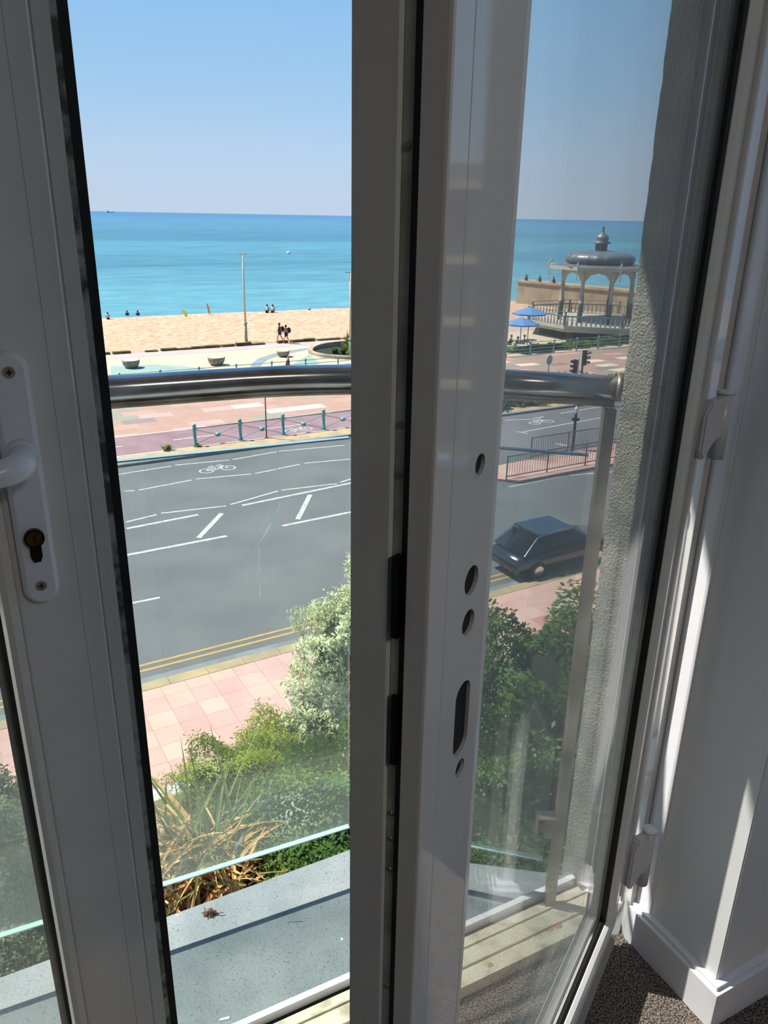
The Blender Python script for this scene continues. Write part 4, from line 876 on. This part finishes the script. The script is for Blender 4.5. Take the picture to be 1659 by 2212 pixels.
def door_leaf(name, label, O, ang, side, W, z0, z1, root=None):
    fn = leaf_fn(Vector(O), ang, side); t = tag(bpy.data.objects.new(name, None), label, None); C.objects.link(t); t.location = O; t['kind'] = 'structure'
    bm = BM(); sweep(bm, SASH, W, z0, z1, fn); sash = obj('sash', bm, MT['upvc'], t)
    bm = BM(); sweep(bm, BEAD, W, z0, z1, fn); sweep(bm, EXTB, W, z0, z1, fn); obj('glazing_bead', bm, MT['bead'], t, False)
    bm = BM(); sweep(bm, [(.0955, .0125), (.1, .0165), (.1, .022), (.0955, .022)], W, z0, z1, fn); sweep(bm, [(.096, .044), (.1, .044), (.0985, .048), (.096, .048)], W, z0, z1, fn); obj('glazing_gasket', bm, MT['gasket'], t)
    bm = BM(); sweep(bm, [(.1, .0262), (.108, .0262), (.108, .0398), (.1, .0398)], W, z0, z1, fn); obj('spacer_bar', bm, MT['spacer'], t)
    for a in ((.022, .026), (.040, .044)):
        bm = BM(); box(bm, .09, W-.09, a[0], a[1], z0+.09, z1-.09, fn); obj('pane', bm, MT['pane'], t)
    return t, fn, sash
RO = (.4585, 1.0987, H); RA = math.radians(239); RW = .841
dR, fR, sashR = door_leaf('door_1', 'white glazed door leaf swung inwards with its handle missing', RO, RA, -1, RW, -1.236, .79)
# holes left where the handle was: cut into the stile
def cutter(shape, s, z):
    bm = BM()
    if shape == 'slot':
        prof = [(s+.0105*math.cos(a)*1.0, z+.018+.009*math.sin(a)) for a in np.linspace(0, PI, 10)]+[(s+.0105*math.cos(a)*1.0, z-.018+.009*math.sin(a)) for a in np.linspace(PI, 2*PI, 10)]
    else: prof = [(s+shape*math.cos(a), z+shape*math.sin(a)) for a in np.linspace(0, 2*PI, 20)[:-1]]
    prism(bm, prof, -.01, .035, lambda x, y, d: fR(x, d, y)); bmesh.ops.recalc_face_normals(bm, faces=bm.faces[:]); me = bpy.data.meshes.new('cut'); bm.to_mesh(me); bm.free(); o = bpy.data.objects.new('cut', me); C.objects.link(o); return o
HO = [(.0065, .785, -.131), (.0095, .787, -.203), (.0085, .788, -.231), ('slot', .789, -.3), (.0065, .787, -.34)]
bpy.context.view_layer.update()
cuts = [cutter(a, s, z) for a, s, z in HO]
for cobj in cuts:
    md = sashR.modifiers.new('b', 'BOOLEAN'); md.object = cobj; md.operation = 'DIFFERENCE'; md.solver = 'EXACT'
bpy.context.view_layer.update()
dg = bpy.context.evaluated_depsgraph_get(); nm = bpy.data.meshes.new_from_object(sashR.evaluated_get(dg)); sashR.modifiers.clear(); old = sashR.data; sashR.data = nm
for cobj in cuts: bpy.data.objects.remove(cobj)
for a, s, z in HO:
    r = .012 if a == 'slot' else a*1.2; bm = BM(); box(bm, s-r, s+r, .0025, .0045, z-(.03 if a == 'slot' else r), z+(.03 if a == 'slot' else r), fR); obj('hole_shade', bm, MT['hole'], dR)  # dark plate close under the face stands for the shade inside each hole
# free edge of the leaf: rubber, lock strip with keeps
W = RW
bm = BM(); box(bm, W-.012, W-.002, .0148, .0192, -1.23, .785, fR); obj('edge_gasket', bm, MT['gasket'], dR)
bm = BM(); box(bm, W-.0118, W-.003, .0193, .0252, -1.22, .78, fR); ls = obj('lock_strip', bm, MT['lockstrip'], dR)
for z in (.03, -.1, -.127, -.35, -.37, -.395, -.5):
    bm = BM(); lathe(bm, [(.0022, 0), (.0018, .0006)], (0, 0, 0), 10, fn=lambda a, r, zc: fR(W-.0029+zc, .0225+r*math.cos(a), z+r*math.sin(a))); obj('screw', bm, MT['spacer'], ls)
bm = BM(); box(bm, W-.0098, W+.002, .0185, .0225, -.222, -.172, fR); obj('lock_keep', bm, MT['darkmetal'], dR)
bm = BM(); box(bm, W-.0098, W+.0, .0187, .0225, -.31, -.262, fR); obj('lock_keep', bm, MT['darkmetal'], dR)
# weather gasket between stiles on hinge side
# left leaf, shut
LO = TN(-.742, .783, 0); LW = .819
dL, fL, sashL = door_leaf('door_2', 'white glazed door leaf on the left with lever handle', LO, math.radians(27.5), 1, LW, -1.236, .79)
bm = BM(); box(bm, LW, LW+.016, .0015, .05, -1.236, .79, fL); bmesh.ops.bevel(bm, geom=bm.edges[:], offset=.0015, segments=2, affect='EDGES'); obj('meeting_lip', bm, MT['upvc'], dL)
bm = BM(); box(bm, LW+.016, LW+.0225, .008, .05, -1.236, .79, fL); obj('edge_strip', bm, MT['edgegrime'], dL)
bm = BM(); box(bm, LW+.0225, LW+.032, .012, .05, -1.236, .79, fL); obj('edge_gasket', bm, MT['gasket'], dL)
# lever handle
hs = .764; hz = -.243
bm = BM(); ring = lambda r, e: [(hs+r*math.cos(a), hz+(.125-r)+r*math.sin(a)) for a in np.linspace(0, PI, 12)]+[(hs+r*math.cos(a), hz-(.125-r)+r*math.sin(a)) for a in np.linspace(PI, 2*PI, 12)]
def loops(bm, data, fn):
    prev = None
    for k, (r, q) in enumerate(data):
        pts = [(hs+r*math.cos(a), hz+(.125-.0165)+r*math.sin(a)) for a in np.linspace(0, PI, 14)]+[(hs+r*math.cos(a), hz-(.125-.0165)+r*math.sin(a)) for a in np.linspace(PI, 2*PI, 14)]
        cur = [bm.verts.new(fn(x, q, z)) for x, z in pts]
        if prev:
            for i in range(len(cur)): bm.faces.new((prev[i], prev[(i+1) % len(cur)], cur[(i+1) % len(cur)], cur[i]))
        prev = cur
    bm.faces.new(prev)
loops(bm, [(.0168, 0), (.0168, -.004), (.0158, -.0068), (.0128, -.0105), (.0122, -.0108)], fL); plate = obj('handle_backplate', bm, MT['handle'], dL)
def disc(bm, s, z, q0, q1, r, n=20): prism(bm, [(s+r*math.cos(a), z+r*math.sin(a)) for a in np.linspace(0, 2*PI, n+1)[:-1]], q0, q1, lambda x, y, d: fL(x, d, y))
for z in (hz+.107, hz-.104):
    bm = BM(); disc(bm, hs, z, -.0105, -.0118, .0052); sc_ = obj('screw', bm, MT['steel_r'], plate)
    bm = BM()
    for a in (0, PI/2): box(bm, -.0028, .0028, -.0121, -.0117, -.0008, .0008, lambda x, q, zz_: fL(hs+x*math.cos(a)-zz_*math.sin(a), q, z+x*math.sin(a)+zz_*math.cos(a)))
    obj('cross_slot', bm, MT['hole'], sc_)
bm = BM(); disc(bm, hs, hz-.052, -.0105, -.0165, .0092); 
prism(bm, [(hs-.0052, hz-.052), (hs+.0052, hz-.052), (hs+.0052, hz-.072), (hs+.003, hz-.0775), (hs-.003, hz-.0775), (hs-.0052, hz-.072)], -.0105, -.0135, lambda x, y, d: fL(x, d, y)); cy = obj('lock_cylinder', bm, MT['darkmetal'], dL)
bm = BM(); disc(bm, hs, hz-.052, -.0165, -.0172, .0072); obj('plug', bm, MT['brass'], cy); bm = BM(); box(bm, hs-.0011, hs+.0011, -.0176, -.0171, hz-.0568, hz-.0475, fL); obj('keyhole', bm, MT['hole'], cy)
bm = BM(); zl = hz+.03
path = [(0, -.008), (0, -.02), (.0, -.036), (-.004, -.049), (-.016, -.057), (-.04, -.058), (-.08, -.055), (-.115, -.052)]; rr_ = [.0135, .0115, .0125, .0135, .0125, .0115, .0105, .009]
P = [Vector(fL(hs+x, q, zl-abs(x)*.12)) for x, q in path]; tube(bm, P, rr_, 20); o = obj('lever', bm, MT['handle'], dL, True)
o.modifiers.new('s', 'SUBSURF').levels = 1; o.modifiers['s'].render_levels = 2
bm = BM(); disc(bm, hs, zl, -.0105, -.016, .0152, 24); obj('lever_rose', bm, MT['handle'], dL, True)
# flag hinges
def hinge(zt, zb):
    c = Vector(TN(.9155, .738, 0)); bm = BM(); tube(bm, [c+Vector((0, 0, zt-.005)), c+Vector((0, 0, zb))], .0115, 20); o = obj('hinge_knuckle', bm, MT['handle'], dR, True)
    bm = BM(); tube(bm, [c+Vector((0, 0, zt-.004)), c+Vector((0, 0, zt)), c+Vector((0, 0, zt+.001))], [.0125, .0125, .009], 20); obj('hinge_cap', bm, MT['trim'], o, True)
    bm = BM(); h = zt-zb
    # tapering flag from the knuckle to the leaf
    a = c; b_ = Vector(fR(.045, 0, 0)); b_.z = H; d = (b_-a).normalized(); m_ = Vector((-d.y, d.x, 0))*.009; L = (b_-a).length
    pts = [(-.004, zt-.007), (L*.75, zt-.012), (L, zt-.03), (L, zb+.012), (L*.8, zb+.0), (.3*L, zb+.03), (-.004, zb+.03)]
    A = [bm.verts.new(a+d*x-m_+Vector((0, 0, z))) for x, z in pts]; B2 = [bm.verts.new(a+d*x+m_+Vector((0, 0, z))) for x, z in pts]; n = len(pts)
    bm.faces.new(A); bm.faces.new(B2)
    for i in range(n): bm.faces.new((A[i], A[(i+1) % n], B2[(i+1) % n], B2[i]))
    bmesh.ops.recalc_face_normals(bm, faces=bm.faces[:]); bmesh.ops.bevel(bm, geom=bm.edges[:], offset=.003, segments=2, affect='EDGES'); obj('hinge_flag', bm, MT['handle'], dR)
hinge(-.218, -.315); hinge(-.985, -1.105); hinge(.5, .4)

# ------------------------------------------------------------------ room
bm = BM(); box(bm, -3.5, 1.75, -4, .79, FL-.14, FL, TN); struct('floor', bm, MT['carpet'])
bm = BM(); box(bm, -3.5, 1.75, -4, .58, 1.2, 1.3, TN); struct('ceiling', bm, MT['ceil'])
bm = BM(); box(bm, .945, 1.75, .58, .874, FL, .84, TN); bmesh.ops.bevel(bm, geom=[e for e in bm.edges if abs(e.verts[0].co.z-e.verts[1].co.z) > 1], offset=.002, segments=2, affect='EDGES'); struct('wall_right_reveal', bm, MT['wall']).name = 'wall_right'
bm = BM(); box(bm, 1.6, 1.75, -1.0, .58, FL, -.62, TN); box(bm, 1.6, 1.75, -1.0, .58, .9, 1.2, TN); box(bm, 1.6, 1.75, -4, -1.0, FL, 1.2, TN); struct('wall_side_right', bm, MT['wall'])
bm = BM(); box(bm, -3.5, -.80, .58, .80, FL, .84, TN); struct('wall_front_left', bm, MT['wall'])
bm = BM(); box(bm, -3.6, -3.5, -4, .95, FL, 1.3, TN); struct('wall_side_left', bm, MT['wall'])
bm = BM(); box(bm, -3.6, 1.75, -4.1, -4, FL, 1.3, TN); struct('wall_back', bm, MT['wall'])
bm = BM(); box(bm, -3.5, 1.75, .575, .60, .84, 1.2, TN); struct('wall_above', bm, MT['wall'])
# second window further along the room wall
bm = BM(); 
for a in ((-1.0, -.93), (.51, .58)): box(bm, 1.64, 1.71, a[0], a[1], -.6, .88, TN)
for zz_ in ((-.62, -.57), (.83, .9)): box(bm, 1.64, 1.71, -1.0, .58, zz_[0], zz_[1], TN)
wf = struct('window_1', bm, MT['upvc']); bm = BM(); box(bm, 1.67, 1.674, -.95, .53, -.58, .85, TN); obj('pane', bm, MT['pane'], wf)
# skirting and corner trim
def skirt(name, pts, z1=-1.185, th=.018):
    bm = BM()
    P = [Vector((a[0], a[1])) for a in pts]; off = []
    for i, p in enumerate(P):
        ns = []
        if i > 0: d = (P[i]-P[i-1]).normalized(); ns.append(Vector((d.y, -d.x)))
        if i < len(P)-1: d = (P[i+1]-P[i]).normalized(); ns.append(Vector((d.y, -d.x)))
        m_ = sum(ns, Vector((0, 0))); m_ = m_/(m_.dot(ns[0])); off.append(m_)
    for (o0, o1, a, b) in ((0, th, FL, z1-.008), (0, th*.6, z1-.008, z1)):
        va = [[bm.verts.new(TN(p.x+o.x*oo, p.y+o.y*oo, zz_)) for oo, zz_ in ((o0, a), (o1, a), (o1, b), (o0, b))] for p, o in zip(P, off)]
        for i in range(len(P)-1):
            for k in range(4): bm.faces.new((va[i][k], va[i][(k+1) % 4], va[i+1][(k+1) % 4], va[i+1][k]))
        bm.faces.new(va[0]); bm.faces.new(va[-1])
    struct(name, bm, MT['trim'])
skirt('baseboard_right', [(1.6, .58), (.945, .58), (.945, .765)], th=-.018)
bm = BM(); prism(bm, [(.947, .765), (.943, .764), (.942, .76), (.942, .735), (.9435, .73), (.947, .728)], FL+.085, .84, TN); struct('trim_7', bm, MT['trim'])

# ------------------------------------------------------------------ hotel down the street (mirrored in the stile)
def BT(t, n, z): p = TN(t, n, 0); return (p[0], p[1], z)
t = thing('hotel_building', 'stone hotel with dark windows and pale cornices, mirrored in the glossy stile', 'building', BT(40, 4, 0))
bm = BM(); box(bm, 38, 60, -12, 10, 0, 12.6, BT); obj('wall', bm, MT['facade'], t)
for z in (3.4, 6.4, 9.2, 12.4):
    bm = BM(); box(bm, 37.5, 60, -12.3, 10.4, z, z+.35, BT); obj('cornice', bm, MT['stone'], t)
for z in (.8, 4.2, 7.1, 10.0):
    for i in range(9):
        n = -10.6+i*2.3; bm = BM(); box(bm, 37.8, 38.02, n, n+1.2, z, z+1.9, BT); obj('window', bm, MT['facade_dark'], t)
bm = BM(); box(bm, 40, 58, -10, 8, 12.75, 13.6, BT); obj('roof', bm, MT['lead'], t)
bm = BM(); box(bm, 42, 43.4, -2, 1, 13.6, 16.5, BT); obj('chimney', bm, MT['facade'], t)
# promote category only on things
for o in list(bpy.data.objects):
    if o.parent is not None and 'category' in o: del o['category']

# added fill light in a lamp rim, brightens the room from behind the camera
lp = thing('fill_lamp', 'added round fill lamp under the ceiling behind the camera', 'lamp', TN(.6, -1.5, 1.2))
c = Vector(TN(.6, -1.5, 1.2)); bm = BM(); lathe(bm, [(.3, -.01), (.32, -.05), (.3, -.08), (.26, -.085)], c, 32, cap=False); obj('rim', bm, MT['trim'], lp, True)
ld = bpy.data.lights.new('fill_light', 'AREA'); ld.shape = 'DISK'; ld.size = .5; ld.energy = 12; ld.color = (1, .93, .84)
lo = bpy.data.objects.new('fill_light', ld); C.objects.link(lo); lo.parent = lp; lo.location = (0, 0, -.1)
